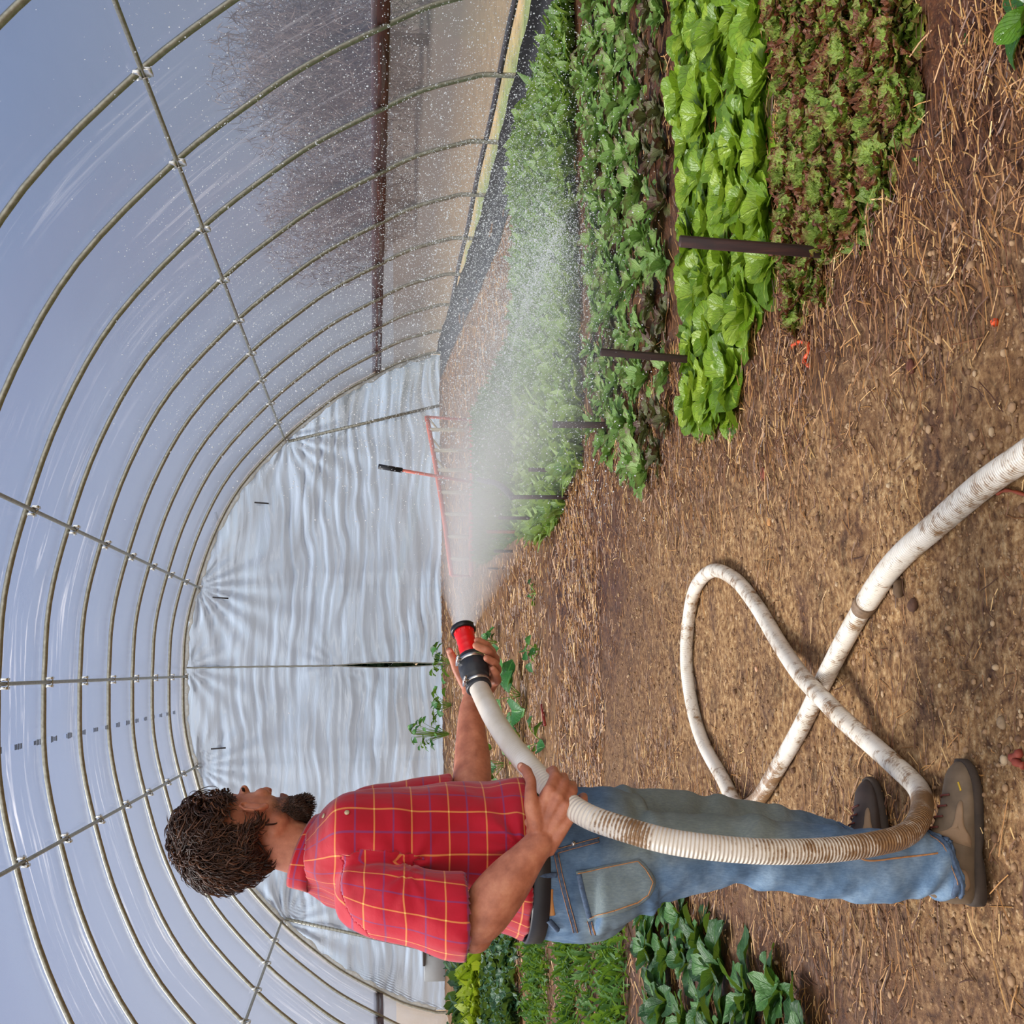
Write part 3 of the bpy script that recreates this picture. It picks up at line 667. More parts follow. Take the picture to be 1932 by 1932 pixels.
# squash and other plants standing loose in the straw behind the nozzle
def vine(label, x, y, n, L, h_, seed, cat='plant', name='squash_plant', mat=M_SQUASH, W_=None, zof=0):
    Rr = np.random.RandomState(seed); t = thing(name, label, cat, (x, y, float(gz(x, y))))
    mb = MB(); sb = MB()
    for i in range(n):
        a = Rr.rand()*6.28; r_ = Rr.uniform(.02, .6)*L*2; hh = h_*Rr.uniform(.35, 1.)
        tip = np.array([x+r_*math.cos(a), y+r_*math.sin(a), float(gz(x, y))+hh])
        P = catmull([(x, y, float(gz(x, y))), ((x+tip[0])/2, (y+tip[1])/2, tip[2]*.4+float(gz(x, y))*.6+hh*.2), tip], 4); sb.tube(P, np.linspace(.005, .003, len(P)), 5)
        s_ = Rr.uniform(.6, 1.1); G, uv = leaf_grid(L*s_, (W_ or L*1.0)*s_, 8, 7, S_ROUND, cup=.3, bend=1.0, pitch0=Rr.uniform(-.2, .5), R=Rr, ruff=.04, rf=2.5)
        roll = Rr.normal(0, .4); c, s2 = math.cos(roll), math.sin(roll); G = G@np.array([[1, 0, 0], [0, c, s2], [0, -s2, c]])
        mb.grid(rotz(G, a+Rr.normal(0, .5))+tip, uv, tint=Rr.uniform(.1, .9))
    mb.build('leaf_cluster', mat, t); sb.build('stem', M_STEM, t); return t
for (px_, py_), z_, n_, L, h_, lb in (
        ((985, 1312), 0, 7, .30, .25, 'large leaved squash plant in the straw right under the black coupling'),
        ((990, 1345), 0, 6, .30, .30, 'squash plant in the straw just left of the largest leaves, beside the hose'),
        ((940, 1212), 0, 9, .13, .18, 'small bright green plant in the straw just below the nozzle'),
        ((1020, 1225), 0, 7, .14, .14, 'small squash seedling beside the dark strip of soil below the nozzle'),
        ((1012, 1118), 0, 6, .07, .06, 'tiny light green seedling alone in the straw right of the nozzle'),
        ((1025, 1400), 0, 5, .14, .12, 'yellowing seedling next to the red tool on the dark strip'),
        ((955, 1440), 0, 8, .2, .25, 'green plant between the hose and the front of the red shirt'),
        ((945, 1332), 0, 6, .16, .2, 'low green plant just under the white hose end')):
    g = ground(px_, py_, z_); vine(lb, g[0], g[1], n_, L, h_, int(px_+py_))
g = at(858, 1385, 19.6); vine('tall bushy green plant in front of the end wall, above the far forearm', g[0], 19.6, 34, .17, .62, 61, name='tomato_plant', W_=.10)
g = at(862, 1330, 19.3); vine('lower green plant in front of the end wall, right of the tall bushy one', g[0], 19.3, 14, .17, .30, 62, name='tomato_plant', W_=.12)
g = at(862, 1247, 19.3); vine('dark green plant at the foot of the end wall zip, behind the thumb', g[0], 19.3, 16, .2, .30, 63, name='tomato_plant', W_=.13)

# outside: brown treeline and hedge seen through the film on the right
def mat_tree():
    q = NM('bare brown trees'); n_ = q.noise(q.geo(), 1.3, 4, .65); return q.done(q.bsdf(q.ramp(n_, [(.3, lin(84, 74, 70)), (.7, lin(128, 112, 104))]), .95))
M_TREE = mat_tree()
Rt = np.random.RandomState(21)
for i in range(9):
    cx = 17+Rt.uniform(-1.5, 2); cy_ = 1+i*5.2; h_ = Rt.uniform(5.2, 6.4)
    t = thing('tree', 'brown tree outside, blurred through the film on the right, %s from the near end' % ORD[i], 'tree', (cx, cy_, -.06), 'trees outside the right wall')
    tb = MB(); tb.tube([(cx, cy_, -.06), (cx+.1, cy_, h_*.4), (cx, cy_+.1, h_*.7)], [.16, .12, .07], 8); tb.build('trunk', M_TREE, t)
    n = 17000; d_ = Rt.normal(size=(n, 3)); d_ /= np.linalg.norm(d_, axis=1)[:, None]; d_ *= (Rt.rand(n)**.5)[:, None]*[2.5, 2.9, h_*.52]*(1+.25*fbm(d_, .6, 2, i))[:, None]
    c = d_+[cx, cy_, h_*.46]; c[:, 2] = np.where(c[:, 2] < .1, Rt.rand(n)*1.2, c[:, 2]); e_ = Rt.normal(size=(n, 3))*[.10, .10, .16]; f2 = Rt.normal(size=(n, 3))*.014
    V = np.stack([c-e_, c+f2, c+e_], 1).reshape(-1, 3); mb = MB(); mb.add(V, np.arange(3*n).reshape(-1, 3).tolist()); mb.build('crown', M_TREE, t)
# ---------------------------------------------------------------- straw, gravel, stakes, rack, tools
def mat_straw():
    q = NM('straw'); t = q.attr('tint'); c = q.ramp(t, [(0, dk(.75, 66, 34, 16)), (.45, dk(.75, 122, 74, 36)), (.75, dk(.85, 184, 130, 68)), (1, dk(.95, 236, 198, 132))])
    return q.done(q.bsdf(c, .5, Specular_IOR_Level=.5))
M_STRAW = mat_straw()
Rs = np.random.RandomState(17)
def straw_batch(n, x0, x1, y0, y1, dens, L=(.03, .14), w=(.0012, .0026), align=.0, lift=.012):
    """n straws where dens(x,y) allows; returns MB vertices"""
    X = Rs.uniform(x0, x1, n*4); Y = Rs.uniform(y0, y1, n*4); keep = Rs.rand(n*4) < dens(X, Y); X = X[keep][:n]; Y = Y[keep][:n]; n = len(X)
    ln = Rs.uniform(0, 1, n)**1.8*(L[1]-L[0])+L[0]; a = Rs.normal(0, .45, n) if align else Rs.rand(n)*math.pi
    if align: a = np.where(Rs.rand(n) < align, a, Rs.rand(n)*math.pi)
    ww = Rs.uniform(*w, n)
    dx, dy = np.cos(a), np.sin(a); px_, py_ = -dy, dx; z0 = Rs.uniform(.001, lift, n); z1 = Rs.uniform(.001, lift*1.3, n); bz = Rs.normal(0, .0015, n)
    V = np.zeros((n, 9, 3))
    for i, (s_, zz_) in enumerate(((-.5, z0), (0, (z0+z1)/2+np.abs(bz)), (.5, z1))):
        cx = X+dx*ln*s_+px_*bz*3*(i == 1); cyy = Y+dy*ln*s_+py_*bz*3*(i == 1); gz_ = gz(cx, cyy)+relief(np.stack([cx, cyy], 1))
        for j, (o1, o2) in enumerate(((-1, 0), (0, 1), (1, 0))):
            V[:, i*3+j, 0] = cx+px_*ww*o1; V[:, i*3+j, 1] = cyy+py_*ww*o1; V[:, i*3+j, 2] = gz_+zz_+ww*o2
    F = np.array([(0, 1, 4, 3), (1, 2, 5, 4), (3, 4, 7, 6), (4, 5, 8, 7)])
    FF = (F[None]+9*np.arange(n)[:, None, None]).reshape(-1, 4)
    return V.reshape(-1, 3), FF.tolist(), np.repeat(np.clip(Rs.beta(2, 2.0, n), 0, 1), 9)
mb = MB()
sd = lambda x, y: .5+.5*fbm(np.stack([x, y], 1), .8, 3, 40)
for args in (
        (5600, .45, 2.2, 2.2, 4.3, lambda x, y: np.clip((x-.55)*1.3, 0, 1)*np.clip(sd(x, y)*1.7, .1, 1), (.025, .15), (.0011, .0024), .6, .02),
        (5200, .2, 1.5, 4.0, 8.5, lambda x, y: np.clip((x-.45)*1.5, .03, 1)*np.clip(sd(x, y)*1.6, .1, 1), (.02, .13), (.0012, .0026), .75, .014),
        (3200, -1.0, 1.0, 2.3, 8.0, lambda x, y: np.clip(sd(x, y)**2*.9, .02, 1), (.01, .10), (.0008, .0018), .6, .006),
        (4200, -2.0, -.35, 2.4, 7.0, lambda x, y: np.clip(sd(x, y)*1.2, .08, 1), (.02, .15), (.0010, .0022), .7, .010),
        (2600, 1.0, 3.8, 3.0, 8.6, lambda x, y: np.ones_like(x)*.8, (.03, .12), (.0015, .0028), .8, .02),
        (9000, -1.8, 1.5, 8.0, 12.5, lambda x, y: np.clip(sd(x, y)*1.3, .1, 1)*np.where((y > 9.8) & (y < 11.2), .35, 1), (.04, .16), (.002, .0042), .85, .02),
        (9000, -3.2, 4.6, 12.0, 20.8, lambda x, y: np.clip(sd(x, y)*1.3, .2, 1), (.06, .2), (.003, .007), .8, .03),
        (2500, -4.8, -1.5, 7.0, 12.5, lambda x, y: np.ones_like(x)*.8, (.04, .16), (.002, .004), .85, .02)):
    n_, *rest = args; V, FF, tn = straw_batch(n_, *rest); mb.add(V, FF, tint=tn)
tag(mb.build('straw', M_STRAW, smooth=False), 'loose straw scattered over the soil', 'straw', kind='stuff')
# gravel and crumbs of soil
def mat_stone():
    q = NM('gravel'); t = q.attr('tint'); c = q.ramp(t, [(0, dk(.75, 112, 78, 52)), (.4, dk(.75, 150, 114, 80)), (.75, dk(.75, 188, 150, 110)), (1, dk(.75, 214, 186, 148))]); return q.done(q.bsdf(c, .85, q.bump(q.noise(q.geo(), 300), .3, .002)))
M_STONE = mat_stone()
mb = MB(); n0 = MB(); n0.ball((0, 0, 0), 1, 6, 4); BV = n0.v[0]; BF = np.array([q+[q[-1]]*(4-len(q)) for q in n0.f]); n = 15000
n = 24000; X = Rs.uniform(-1.1, 1.6, n); Y = 2.2+Rs.rand(n)**1.6*5.5; d_ = sd(X*1.3, Y*1.3); keep = (Rs.rand(n) < np.clip(d_*1.2-.1, .08, 1)) & (X < 1.0+.1*np.sin(Y*5)) & (X < 1.25-.09*Y+.25)
X, Y = X[keep], Y[keep]; n = len(X); s_ = (.0018+.0085*Rs.rand(n)**6+.0022*Rs.rand(n))*np.where((X > .45) & (Y < 4.6), 1.25, 1.); Zg = gz(X, Y)+relief(np.stack([X, Y], 1))
V = BV[None]*(s_[:, None, None]*Rs.uniform(.6, 1.3, (n, 1, 3)))*[1, 1, .7]+np.stack([X, Y, Zg+s_*.25], 1)[:, None, :]
F3 = [q for q in n0.f]; nvb = len(BV); FF = []
for i in range(n):
    o_ = i*nvb; FF += [[a+o_ for a in q] for q in F3]
mb.add(V.reshape(-1, 3), FF, tint=np.repeat(np.clip(Rs.beta(2, 2, n), 0, 1), nvb))
tag(mb.build('gravel', M_STONE), 'small gravel and soil crumbs on the path', 'gravel', kind='stuff')
# a few larger stones and leaf scraps, each on its own
def stone(px_, py_, r_, col, lb, seed, name='stone', cat='stone', flat=.6):
    g = ground(px_, py_); n0 = MB(); n0.ball((0, 0, 0), r_, 12, 8); V = n0.v[0]; V = V*(1+.22*fbm(V/r_, .35, 2, seed))[:, None]*[1, 1, flat]
    mb = MB(); mb.add(V+[g[0], g[1], g[2]+r_*flat*.55+float(relief(np.array([[g[0], g[1]]]))[0])], n0.f)
    tag(mb.build(name, simple('stone '+str(seed), col, .9, 0, .15, 60, .4)), lb, cat)
stone(1800, 425, .013, lin(196, 150, 104), 'pale round stone in the straw right of the nearest stake', 1)
stone(1482, 690, .019, lin(150, 92, 62), 'reddish stone in the soil beside the lettuce bed tip', 2) if False else None
stone(1716, 690, .024, lin(96, 50, 34), 'dark red brown bark piece lying on the gravel', 3, 'bark_piece', 'bark', .35)
stone(1775, 640, .016, lin(186, 148, 110), 'tan pebble beside the bark piece', 4)
stone(1450, 985, .02, lin(176, 124, 72), 'flat tan stone at the middle of the path', 5, flat=.3)
stone(1443, 895, .026, lin(128, 66, 46), 'flat reddish stone beside two tan stones on the path', 6, flat=.3)
stone(1425, 1262, .011, lin(206, 160, 124), 'small pale pebble inside the hose loop', 7)
stone(1722, 1140, .02, lin(80, 52, 36), 'dark soil clod just below the hose coupler', 8)
stone(1700, 1110, .024, lin(92, 70, 48), 'grey brown clod touching the hose near its coupler', 9)
stone(1887, 1365, .016, lin(140, 116, 88), 'grey stone in the straw near the bottom right', 10)
# red worm-like twisted leaf
M_RED = simple('orange red twisted leaf', lin(214, 78, 30), .4)
def strip(pts, r_, lb, name='red_leaf_scrap', cat='leaf scrap', mat=M_RED):
    P = catmull([ground(a, c, .006) for a, c in pts], 5); P[:, 2] += relief(P[:, :2])
    mb = MB(); mb.tube(P, r_*(1+.3*np.sin(np.arange(len(P))*1.9)), 7); tag(mb.build(name, mat), lb, cat)
strip([(1500, 655), (1512, 645), (1525, 648), (1527, 665), (1522, 680), (1530, 692)], .007, 'curled orange red scrap lying in the straw')
strip([(1867, 605), (1871, 612)], .008, 'small orange red scrap near the right edge')
strip([(1612, 352), (1618, 358)], .007, 'small orange scrap in the straw right of the frilly lettuce')
strip([(1878, 932), (1900, 925), (1930, 938)], .004, 'thin reddish twig beside the hose at the right edge', 'twig', 'twig', simple('reddish twig', lin(140, 62, 34), .6))
strip([(1920, 1420), (1905, 1432), (1925, 1445)], .009, 'crumpled red brown dry leaf near the bottom right', 'dry_leaf', 'dry leaf', simple('red brown leaf', lin(128, 52, 34), .7))
for i, (px_, py_) in enumerate(((1625, 145), (1735, 300), (1468, 608), (1555, 770 - 260), (1830, 560-480), (1560, 290+120))):
    g = ground(px_, py_); vine('tiny green weed in the straw, %s' % ['right of the frilly lettuce', 'far right of the frilly lettuce bed', 'beside the bright green lettuce tip', 'beyond the foot of the nearest stake', 'near the glossy leaved plant', 'left of the nearest stake foot'][i], g[0], g[1], 5, .018, .012, 70+i, 'weed', 'weed', M_SQUASH)

# bed stakes
STK = [((1575, 478), (1282, 455), .034, 'nearest and tallest-looking dark wooden stake, leaning in front of the lettuce'), ((1325, 680), (1133, 664), .030, 'dark red wooden stake rising out of the bright green lettuce'),
       ((1160, 802), (1043, 801), .034, 'dark wooden stake with a pale scratch at the oak leaf bed'), ((1076, 888), (997, 886), .026, 'brown wooden stake standing in the small green lettuces'),
       ((1077, 938), (965, 938), .026, 'brown wooden stake tied with a black pipe end'), ((1033, 978), (940, 977), .024, 'thin brown wooden stake at the end of the baby salad'),
       ((1001, 1004), (918, 1003), .026, 'orange brown wooden stake with a pale side'), ((968, 1040), (932, 1040), .026, 'short dark wooden stake in the straw'), ((940, 1073), (920, 1072), .02, 'shortest thin stake in the straw nearest the nozzle spray')]
M_STK2 = mat_wood('weathered orange stake wood', lin(90, 44, 22), lin(140, 80, 42), lin(176, 112, 64), .5, (18, 18, 2.5))
for i, (b0, t0, w_, lb) in enumerate(STK):
    g = ground(*b0); tp = at(*t0, g[1]); d_ = (tp-g)/np.linalg.norm(tp-g)
    mb = MB(); mb.bar(g-d_*.10, tp, w_, w_*.8, up=(.5, .85, 0), bevel=.14); tag(mb.build('wooden_stake', M_STK2 if i == 6 else M_STAKE), lb, 'stake', 'bed marker stakes')
# black pipe end beside the fifth stake
g = ground(1077, 938); P = catmull([at(966, 938, g[1]), at(955, 925, g[1]+.25), at(942, 915, g[1]+.6), at(930, 910, g[1]+1.2), at(915, 908, g[1]+2.1), at(903, 905, g[1]+3.3)], 6)
mb = MB(); mb.tube(P, .024, 8); tag(mb.build('black_pipe', simple('black poly pipe', lin(26, 28, 36), .4)), 'curved black pipe reaching from a stake back into the spray', 'pipe')
# red framed rack with pale rungs
M_RFR = simple('faded red painted steel', lin(196, 96, 76), .5, 0, .12, 8); M_RUNG = simple('pale weathered rung', lin(196, 184, 156), .6, 0, .1, 8)
YR = 16.6
t = thing('seeder_rack', 'long faded red rack with pale rungs lying before the end wall', 'rack', at(893, 900, YR))
top = [at(805, 785, YR), at(822, 880, YR), at(838, 980, YR), at(852, 1085, YR)]
bot = [at(889, 785, YR), at(891, 880, YR), at(889, 980, YR), at(889, 1085, YR)]
for P, nm_ in ((top, 'top_rail'), (bot, 'bottom_rail')):
    mb = MB(); mb.tube(catmull(P, 4), .030, 8); mb.build(nm_, M_RFR, t)
for i, y_ in enumerate((812, 853, 892, 934, 975, 1016, 1056)):
    f_ = (y_-785)/300; a = np.array([np.interp(f_, np.linspace(0, 1, 4), np.array(top)[:, k]) for k in range(3)]); c = np.array([np.interp(f_, np.linspace(0, 1, 4), np.array(bot)[:, k]) for k in range(3)])
    mb = MB(); mb.tube([a, (a+c)/2, c+[0, .02, 0]], .026, 8)
    if i < 3:
        mb.tube([a+[.17, 0, .02], a+[0, .03, -.12]], .013, 6); mb.tube([c+[.15, 0, .0], c+[0, .03, .10]], .013, 6)
    mb.build('rung', M_RUNG, t)
for P in (top, bot):
    for q in (P[0], P[-1]):
        z_ = float(gz(0, YR)); mb = MB(); mb.tube([q+[0, .05, 0], [q[0], YR+.25, z_]], .018, 6); mb.build('foot', M_RFR, t)
# long handled tool leaning over it
a, c = at(714, 880, 15.9), at(906, 912, 16.1)
t = thing('long_handled_tool', 'upright red shafted tool with a black grip leaning on the rack', 'tool', c)
d_ = (c-a); mb = MB(); mb.tube([a, a+d_*.23], .032, 8); mb.build('grip', simple('black grip', lin(34, 34, 40), .5), t)
mb = MB(); mb.tube([a+d_*.2, c], .020, 8); mb.build('shaft', M_RFR, t)
e_ = np.array([c[0], c[1], float(gz(0, c[1]))]); mb = MB(); mb.bar(c+[-.02, 0, .05], e_, .05, .02); mb.bar(e_+[-.09, 0, .0], e_+[.09, 0, .0], .03, .02); mb.build('blade', M_DARK, t)
# red tool on the dark strip, left of the loop
g = ground(1032, 1340); mb = MB(); a, c = ground(1022, 1330, .03), ground(1028, 1368, .03); mb.bar(a, c, .03, .02)
tag(mb.build('red_stick', simple('dull red stick', lin(132, 40, 28), .5)), 'small dull red stick lying on the dark strip of soil', 'stick')
# ---------------------------------------------------------------- the hose
def mat_hose():
    q = NM('white ribbed hose'); uv = q.uv(); s_ = q.n('SeparateXYZ', {0: uv}); u, v = s_.outputs[0], s_.outputs[1]
    p = q.geo(); d = q.attr('dirt'); n1 = q.noise(p, 30, 5, .7, .5); n2 = q.noise(p, 140, 4, .7); n3 = q.noise(p, 9, 4, .6)
    rib = q.math('SINE', q.math('MULTIPLY', u, 2*math.pi/.0088))
    amt = q.math('ADD', q.math('MULTIPLY', n1, .55), q.math('MULTIPLY', n3, .45))
    amt = q.math('ADD', amt, q.math('MULTIPLY', q.math('SUBTRACT', d, .5), .55))
    amt = q.math('SUBTRACT', amt, q.math('MULTIPLY', q.math('MULTIPLY', rib, .07), q.attr('ribs')))
    st = q.maprange(amt, .475, .57)
    base = q.mix(q.maprange(n3, .35, .65, 0, .6), lin(236, 228, 214), lin(206, 190, 164))
    spk = q.math('MULTIPLY', q.maprange(n2, .66, .72), q.math('ADD', q.math('MULTIPLY', d, .5), .25))
    c = q.mix(q.math('MULTIPLY', st, .92), base, q.mix(q.maprange(n2, .3, .7), lin(96, 62, 28), lin(156, 112, 60)))
    c = q.mix(spk, c, lin(84, 60, 36))
    nm = q.bump(q.math('MULTIPLY', rib, q.attr('ribs')), .55, .0022)
    return q.done(q.bsdf(c, .34, nm, Specular_IOR_Level=.5, Subsurface_Weight=.0))
M_HOSE = mat_hose()
HR = .029
def gp(x, y, z=HR): g = ground(x, y, z); g[2] += float(relief(g[None, :2])[0]); return g
NZ_A = at(903, 1296, 3.54)      # where the hose enters the coupling
NZ_B = at(874, 1188, 3.66)      # mouth of the nozzle
hose_pts = [gp(1990, 815), gp(1932, 858), gp(1856, 913), gp(1755, 994), gp(1690, 1062), gp(1632, 1137), gp(1590, 1210), gp(1550, 1290), gp(1508, 1375), gp(1470, 1445), gp(1428, 1510), gp(1395, 1520),
            gp(1362, 1468), gp(1325, 1400), gp(1305, 1330), gp(1296, 1250), gp(1296, 1180), gp(1308, 1112), gp(1343, 1077), gp(1385, 1093), gp(1425, 1142), gp(1470, 1215, .035), gp(1512, 1275, .07), gp(1548, 1318, .088), gp(1590, 1358, .07), gp(1640, 1402, .033), gp(1690, 1444), gp(1726, 1490),
            at(1738, 1535, 3.03), at(1712, 1573, 2.93), at(1650, 1592, 2.87), at(1560, 1604, 2.83), at(1460, 1607, 2.80), at(1360, 1601, 2.80), at(1260, 1587, 2.82), at(1170, 1562, 2.86), at(1105, 1538, 2.90),
            at(1050, 1499, 2.98), at(1002, 1450, 3.08), at(962, 1402, 3.22), at(930, 1352, 3.37), NZ_A]
HP0 = catmull(hose_pts, 8)
HP, HT = resample(HP0, 900)
def hose_s(pt): return HT[int(np.argmin(np.linalg.norm(HP-np.asarray(pt), axis=1)))]
s_c = hose_s(hose_pts[5]); s_u = hose_s(hose_pts[10]); s_g = hose_s(hose_pts[27]); s_h = hose_s(hose_pts[37]); s_p = hose_s(at(1165, 1560, 2.86))
dirt = np.interp(HT, [0, s_c-.05, s_c, s_c+.05, s_u-.35, s_u-.25, s_u, s_u+.3, s_g-.5, s_g, s_g+.15, s_g+.5, s_g+.62, s_p-.10, s_p-.06, s_p+.04, s_p+.08, HT[-1]],
                 [.44, .43, .55, .44, .46, .68, .58, .42, .45, .42, .74, .80, .50, .20, .60, .60, .12, .12])
ribs = np.interp(HT, [0, s_u, s_u+.2, s_g, s_g+.1, s_h-.1, s_h+.1, HT[-1]], [.5, .5, .2, .2, 1, 1, .1, .1])
rad = np.interp(HT, [0, s_c-.01, s_c+.01, HT[-1]], [.033, .0325, .029, .0275])
hose = thing('hose', 'long white ribbed garden hose looping over the path and held by the man', 'hose', gp(1745, 1000))
mb = MB(); mb.tube(HP, rad, 20, dirt=dirt, ribs=ribs); mb.build('tube', M_HOSE, hose)
# dirty clamped joint on the ground
i = int(np.argmin(np.abs(HT-s_c))); mb = MB(); mb.tube(HP[i:i+6], np.array([.0338, .0345, .0335, .0330, .0328, .0310]), 18); mb.build('joint', simple('muddy joint', lin(120, 96, 72), .6, 0, .35, 60, .4), hose)
# patch with a ring mark on the hanging part
# coupling and nozzle
def frame(a, c):
    t = (c-a)/np.linalg.norm(c-a); x = np.cross(t, [0, 0, 1.]); x /= np.linalg.norm(x); return t, x, np.cross(x, t)
def lathe(a, c, prof, seg=28):
    """rings of radius r at fraction f along a..c"""
    t, x, y = frame(a, c); L = np.linalg.norm(c-a); th = np.linspace(0, 2*math.pi, seg, endpoint=False)
    return [a+t*(f*L)+(x*np.cos(th)[:, None]+y*np.sin(th)[:, None])*r for f, r in prof]
M_RUB = simple('black rubber coupling', lin(44, 46, 50), .42, 0, .25, 60, .2)
M_REDP = simple('red plastic nozzle', lin(226, 20, 22), .32, 0, .05, 20, .05)
M_STEEL = simple('stainless band', (.62, .60, .56), .25, .9)
cpl = thing('hose_coupling', 'black rubber coupling with steel bands between white hose and red nozzle', 'coupling', NZ_A)
D_ = NZ_B-NZ_A; cA = NZ_A-D_*.04; cB = NZ_A+D_*.54
mb = MB(); mb.rings(lathe(cA, cB, [(0, .0275), (0, .033), (.03, .0355), (.10, .0355), (.12, .0335), (.26, .0335), (.28, .0365), (.34, .038), (.46, .0395), (.50, .041), (.72, .041), (.74, .0385), (.88, .0385), (.90, .036), (.97, .034), (1, .026)])); mb.build('body', M_RUB, cpl)
for f_, r_ in ((.19, .0348), (.80, .0398)):
    mb = MB(); mb.rings(lathe(cA, cB, [(f_-.045, r_-.001), (f_-.045, r_), (f_+.045, r_), (f_+.045, r_-.001)]))
    t_, x_, y_ = frame(cA, cB); c = cA+(cB-cA)*f_; o_ = y_*(r_+.005)*.9+x_*.012
    mb.bar(c+o_-x_*.014, c+o_+x_*.014, .013, .012); mb.tube([c+o_+x_*.010+y_*.0, c+o_+x_*.026], .0045, 8)
    mb.build('clamp_band', M_STEEL, cpl)
nz = thing('spray_nozzle', 'red spray nozzle with a black rim at the tip of the hose', 'nozzle', cB)
mb = MB(); mb.rings(lathe(cB, NZ_B, [(-.02, .020), (-.02, .0255), (.10, .0268), (.16, .0262), (.30, .0262), (.32, .0270), (.36, .0262), (.52, .0262), (.54, .0270), (.58, .0262), (.80, .0275), (.86, .0285), (.92, .029)])); b0 = mb.build('barrel', M_REDP, nz)
t_, x_, y_ = frame(cB, NZ_B)
mb = MB()
for k in range(12):
    a = 2*math.pi*k/12; dv = x_*math.cos(a)+y_*math.sin(a); c = cB+(NZ_B-cB)*.80; mb.bar(c+dv*.027, c+dv*.027+t_*.011, .004, .005)
mb.build('grip_rib', M_REDP, b0)
mb = MB(); mb.rings(lathe(cB, NZ_B, [(.90, .024), (.90, .0335), (.93, .036), (1.0, .037), (1.05, .036), (1.07, .034), (1.07, .026), (1.0, .022)])); mb.build('rim', simple('black nozzle rim', lin(20, 18, 20), .35), nz)
mb = MB(); mb.ball(cB+(NZ_B-cB)*.98-y_*.030+x_*.018, .006, 8, 6); mb.build('water_bead', simple('white bead', (.9, .9, .9), .2), b0)

# ---------------------------------------------------------------- the spray
SPA = at(960, 380, 9.2); SPA = SPA-NZ_B; SPA[2] += .0; AX = SPA/np.linalg.norm(SPA); LSP = np.linalg.norm(SPA)
t_, x_, y_ = AX, np.cross(AX, [0, 0, 1.]), None
x_ /= np.linalg.norm(x_); y_ = np.cross(x_, AX)
Rd = np.random.RandomState(23); N = 84000
s_ = .12+(Rd.rand(N)**.62)*8.6
th = Rd.rand(N)*2*math.pi; core = Rd.rand(N) < .50
rr_ = np.where(core, np.abs(Rd.normal(0, .10, N)), np.abs(Rd.normal(0, .24, N)))
fall = -.012*s_**2
Pd = NZ_B+AX*s_[:, None]+(x_*(np.cos(th)*rr_*s_)[:, None])+(y_*(np.sin(th)*rr_*s_*.9)[:, None])
Pd[:, 2] += fall
ok = (Pd[:, 2] > gz(Pd[:, 0], Pd[:, 1])+.02) & (Pd[:, 0] < 5.0) & (Pd[:, 1] < 20.8) & (Pd[:, 1] > 3.6)
Pd = Pd[ok]; s_ = s_[ok]; r_ = Rd.uniform(.0009, .0027, len(Pd))*np.clip(s_/3.5, .28, 1.4)*(1+1.2*(Rd.rand(len(Pd)) < .03))
# coarse drops flung high to the right, between the path and the right wall
N2 = 34000; Q = np.stack([Rd.uniform(.6, 4.9, N2), Rd.uniform(5.2, 13., N2), Rd.uniform(.2, 3.3, N2)], 1)
dirq = Q-NZ_B; elev = dirq[:, 2]/np.linalg.norm(dirq[:, :2], axis=1); az = np.arctan2(dirq[:, 0], dirq[:, 1])
kp = (elev < .38) & (az > .25) & (Rd.rand(N2) < np.exp(-np.clip(elev, 0, 1)*3.6)) & (Q[:, 0] < 4.7-.5*np.clip(Q[:, 2]-1, 0, 3))
Q = Q[kp]; Pd = np.vstack([Pd, Q]); r_ = np.r_[r_, Rd.uniform(.0020, .0048, len(Q))]
O = np.array([(1, 0, 0), (-1, 0, 0), (0, 1, 0), (0, -1, 0), (0, 0, 1), (0, 0, -1)], float); OF = np.array([(0, 2, 4), (2, 1, 4), (1, 3, 4), (3, 0, 4), (2, 0, 5), (1, 2, 5), (3, 1, 5), (0, 3, 5)])
V = (Pd[:, None]+O[None]*r_[:, None, None]).reshape(-1, 3); FF = (OF[None]+6*np.arange(len(Pd))[:, None, None]).reshape(-1, 3).tolist()
mb = MB(); mb.add(V, FF)
q = NM('water drops'); a_ = q.bsdf((.93, .95, .97), .12, Specular_IOR_Level=.8)
tl = q.n('BsdfTranslucent', {'Color': (.95, .97, 1.)}).outputs[0]; tr = q.n('BsdfTransparent', {'Color': (1, 1, 1)}).outputs[0]
M_DROP = q.done(q.n('MixShader', {0: .15, 1: q.n('MixShader', {0: .45, 1: a_, 2: tl}).outputs[0], 2: tr}).outputs[0])
tag(mb.build('water_drops', M_DROP), 'flying water drops between the nozzle and the right wall', 'water drops', kind='stuff')
# mist: one soft cone along the jet, thinning with distance
LM = 8.4; mb = MB(); R_ = []
for s2 in np.linspace(.015, LM, 26):
    th = np.linspace(0, 2*math.pi, 22, endpoint=False); w_ = .024+.235*s2
    ring = NZ_B+AX*s2+(x_*np.cos(th)[:, None]+y_*np.sin(th)[:, None])*w_; ring[:, 2] -= .012*s2*s2
    ring[:, 2] = np.maximum(ring[:, 2], .17+.0*s2); ring[:, 0] = np.minimum(ring[:, 0], 5.0); R_.append(ring[::-1])
mb.rings(R_); q = NM('water mist'); p = q.n('VectorMath', {0: q.geo(), 1: tuple(NZ_B)}, operation='SUBTRACT').outputs[0]
sa = q.n('VectorMath', {0: p, 1: tuple(AX)}, operation='DOT_PRODUCT').outputs['Value']
drop_ = q.n('CombineXYZ', {2: q.math('MULTIPLY', q.math('MULTIPLY', sa, sa), .012)}).outputs[0]; p2 = q.n('VectorMath', {0: p, 1: drop_}, operation='ADD').outputs[0]
l2 = q.n('VectorMath', {0: p2, 1: p2}, operation='DOT_PRODUCT').outputs['Value']; s2_ = q.n('VectorMath', {0: p2, 1: tuple(AX)}, operation='DOT_PRODUCT').outputs['Value']
